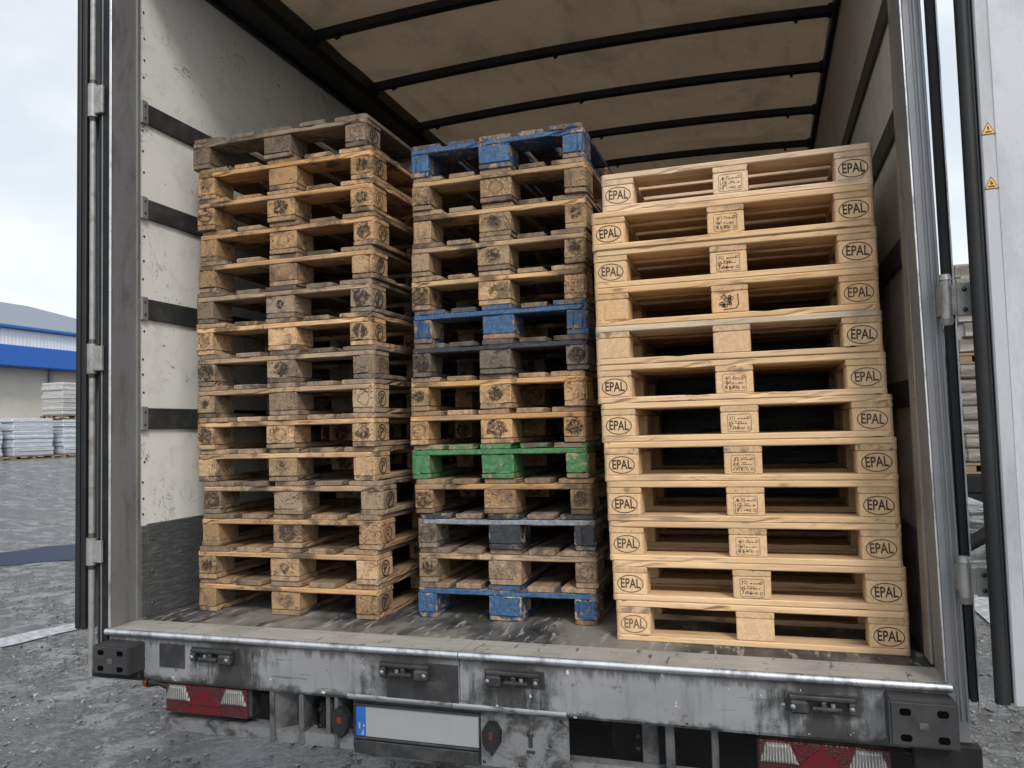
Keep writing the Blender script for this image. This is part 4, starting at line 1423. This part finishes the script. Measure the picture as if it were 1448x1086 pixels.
def m_film(base, dark):
    def f(g):
        v = g.obj
        x, y, z = g.sep(v)
        lay = g.m('SINE', g.m('ADD', g.m('MULTIPLY', z, 34.0), g.m('MULTIPLY', g.noise(v, 2.6, 3.0, .5), 4.0)))
        n = g.noise(g.v('MULTIPLY', v, (2, 2, 9)), 1.0, 6.0, .68)
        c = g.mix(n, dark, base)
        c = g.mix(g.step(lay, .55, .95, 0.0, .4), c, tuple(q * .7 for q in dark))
        hl = g.noise(g.v('MULTIPLY', v, (5, 5, 22)), 1.0, 4.0, .6, .8)
        c = g.mix(g.m('MULTIPLY', g.step(hl, .57, .68), .6), c, tuple(min(1, q * 1.25) for q in base))
        g.put(g.b.inputs['Base Color'], c)
        g.put(g.b.inputs['Normal'], g.bump(g.m('ADD', g.m('MULTIPLY', lay, .3), n), .6, .03))
        g.b.inputs['Roughness'].default_value = .32
    return f


FILM = mat('white_stretch_film', m_film((.52, .535, .57), (.29, .305, .34)))
FILMD = mat('light_blocker_film', m_film((.045, .04, .036), (.02, .018, .016)))  # only for the added loads that block light behind the stacks
FILMG = mat('greyish_stretch_film', m_film((.46, .45, .435), (.28, .27, .26)))
FILMB = mat('brown_goods_under_film', m_film((.22, .195, .165), (.095, .083, .07)))


def wrapped(name, x0, x1, y0, y1, z0, z1, m_, label, cat, group, layers, base=True, pal=.14):
    rng = random.Random(int(abs(y0 * 100)) + int(z0 * 7))
    root = empty(name, ((x0 + x1) / 2, (y0 + y1) / 2, z0), label, cat, group)
    zz = z0 + pal
    mbw = MB()
    hgt = (z1 - zz) / layers
    for k in range(layers):
        j = [rng.uniform(-.035, .035) for _ in range(4)]
        mbw.box(x0 + .04 + j[0], x1 - .04 + j[1], y0 + .04 + j[2], y1 - .04 + j[3], zz + k * hgt + .002, zz + (k + 1) * hgt - .002, .022)
    mbw.box(x0 + .07, x1 - .07, y0 + .07, y1 - .07, zz, z1 - .01, .02)
    mbw.to('wrapped_goods', m_, root)
    if base:
        p = MB().box(x0, x1, y0, y1, zz - .035, zz - .004, .004).box(x0, x1, y0, y1, z0 + .001, z0 + .025, .004)
        for bx in (x0 + .08, (x0 + x1) / 2, x1 - .08):
            for by in (y0 + .08, (y0 + y1) / 2, y1 - .08):
                p.box(bx - .07, bx + .07, by - .07, by + .07, z0 + .026, zz - .036, .004)
        p.to('base_pallet', PALB, root)
    return root


PALB = simple('pallet_timber', (.20, .14, .085), .8, 0, .25, 20)
wg = 'wrapped goods in the yard by the warehouse'
wrapped('wrapped_load', -24.5, -22.68, 18.06, 19.80, GYD, 1.58, FILM, 'white wrapped load standing nearest on the yard, at the left', 'wrapped load', wg, 9)
wrapped('wrapped_load', -24.5, -22.68, 20.16, 21.95, GYD, 1.56, FILM, 'white wrapped load under the taller grey wrapped load', 'wrapped load', wg, 9)
wrapped('wrapped_load', -23.8, -22.70, 20.10, 22.0, 1.575, 2.96, FILMG, 'grey wrapped load stacked on top of a white wrapped one', 'wrapped load', wg, 8)
wrapped('wrapped_load', -24.6, -22.72, 16.1, 17.75, GYD, 1.55, FILM, 'white wrapped load just outside the left picture edge', 'wrapped load', wg, 9)

DARKV = simple('black_chassis_paint', (.008, .008, .0085), .6, 0, .4, 8, .1, 0, (0, 0, 0), 5, (1, 1, 1), .2)
FB = empty('flatbed_trailer', (6.1, 11, GZ), 'dark flatbed trailer standing behind the open right door', 'trailer')
MB().box(4.78, 7.2, 7.9, 16, -.17, .06, .02).to('deck', DARKV, FB)
MB().box(5.5, 5.65, 8.1, 16, -.5, -.171, .01).box(6.35, 6.5, 8.1, 16, -.5, -.171, .01).to('chassis', DARKV, FB)
MB().tube([(4.72, 7.75, -.78), (4.92, 7.75, -.66), (5.05, 7.75, -.56), (5.3, 7.8, -.50), (5.6, 7.9, -.50), (6.8, 7.9, -.50)], .085, 10).to('underrun_bar', DARKV, FB)
for x in (5.1, 6.9):
    for y in (14.2, 15.4):
        w = MB().lathe((x, y, GZ + .46), 0, [(.26, -.14), (.42, -.14), (.46, -.1), (.46, .1), (.42, .14), (.26, .14)], 32).to('tyre', RUBBER, FB)
        MB().lathe((x, y, GZ + .46), 0, [(.0001, -.05), (.12, -.05), (.2, -.02), (.26, -.11), (.26, .11), (.0001, .05)], 24).to('rim', RIM, w)
fg = 'wrapped brown goods on the flatbed'
wrapped('wrapped_load', 4.80, 6.0, 8.0, 9.6, .062, 1.42, FILMB, 'lower brown wrapped load seen through the gap beside the open door', 'wrapped load', fg, 7)
wrapped('wrapped_load', 4.83, 6.05, 8.03, 9.55, 1.425, 2.70, FILMB, 'upper brown wrapped load seen through the gap beside the open door', 'wrapped load', fg, 6)
wrapped('wrapped_load', 4.80, 6.0, 9.9, 11.5, .062, 1.5, FILMB, 'brown wrapped load further along the flatbed, hidden by the right post', 'wrapped load', fg, 7)
lg = 'added light-blocking loads behind the pallet stacks'  # unseen loads, added to keep light out of the pallet openings from behind
wrapped('wrapped_load', -.06, .94, 1.34, 2.3, .003, 1.95, FILMD, 'added dark wrapped load blocking light behind the left pallet stack', 'wrapped load', lg, 9)
wrapped('wrapped_load', 1.0, 1.86, 1.40, 2.3, .003, 1.85, FILMD, 'added dark wrapped load blocking light behind the middle pallet stack', 'wrapped load', lg, 9)
wrapped('wrapped_load', 1.90, 2.88, .82, 1.8, .003, 1.62, FILMD, 'added dark wrapped load blocking light behind the right pallet stack', 'wrapped load', lg, 8)
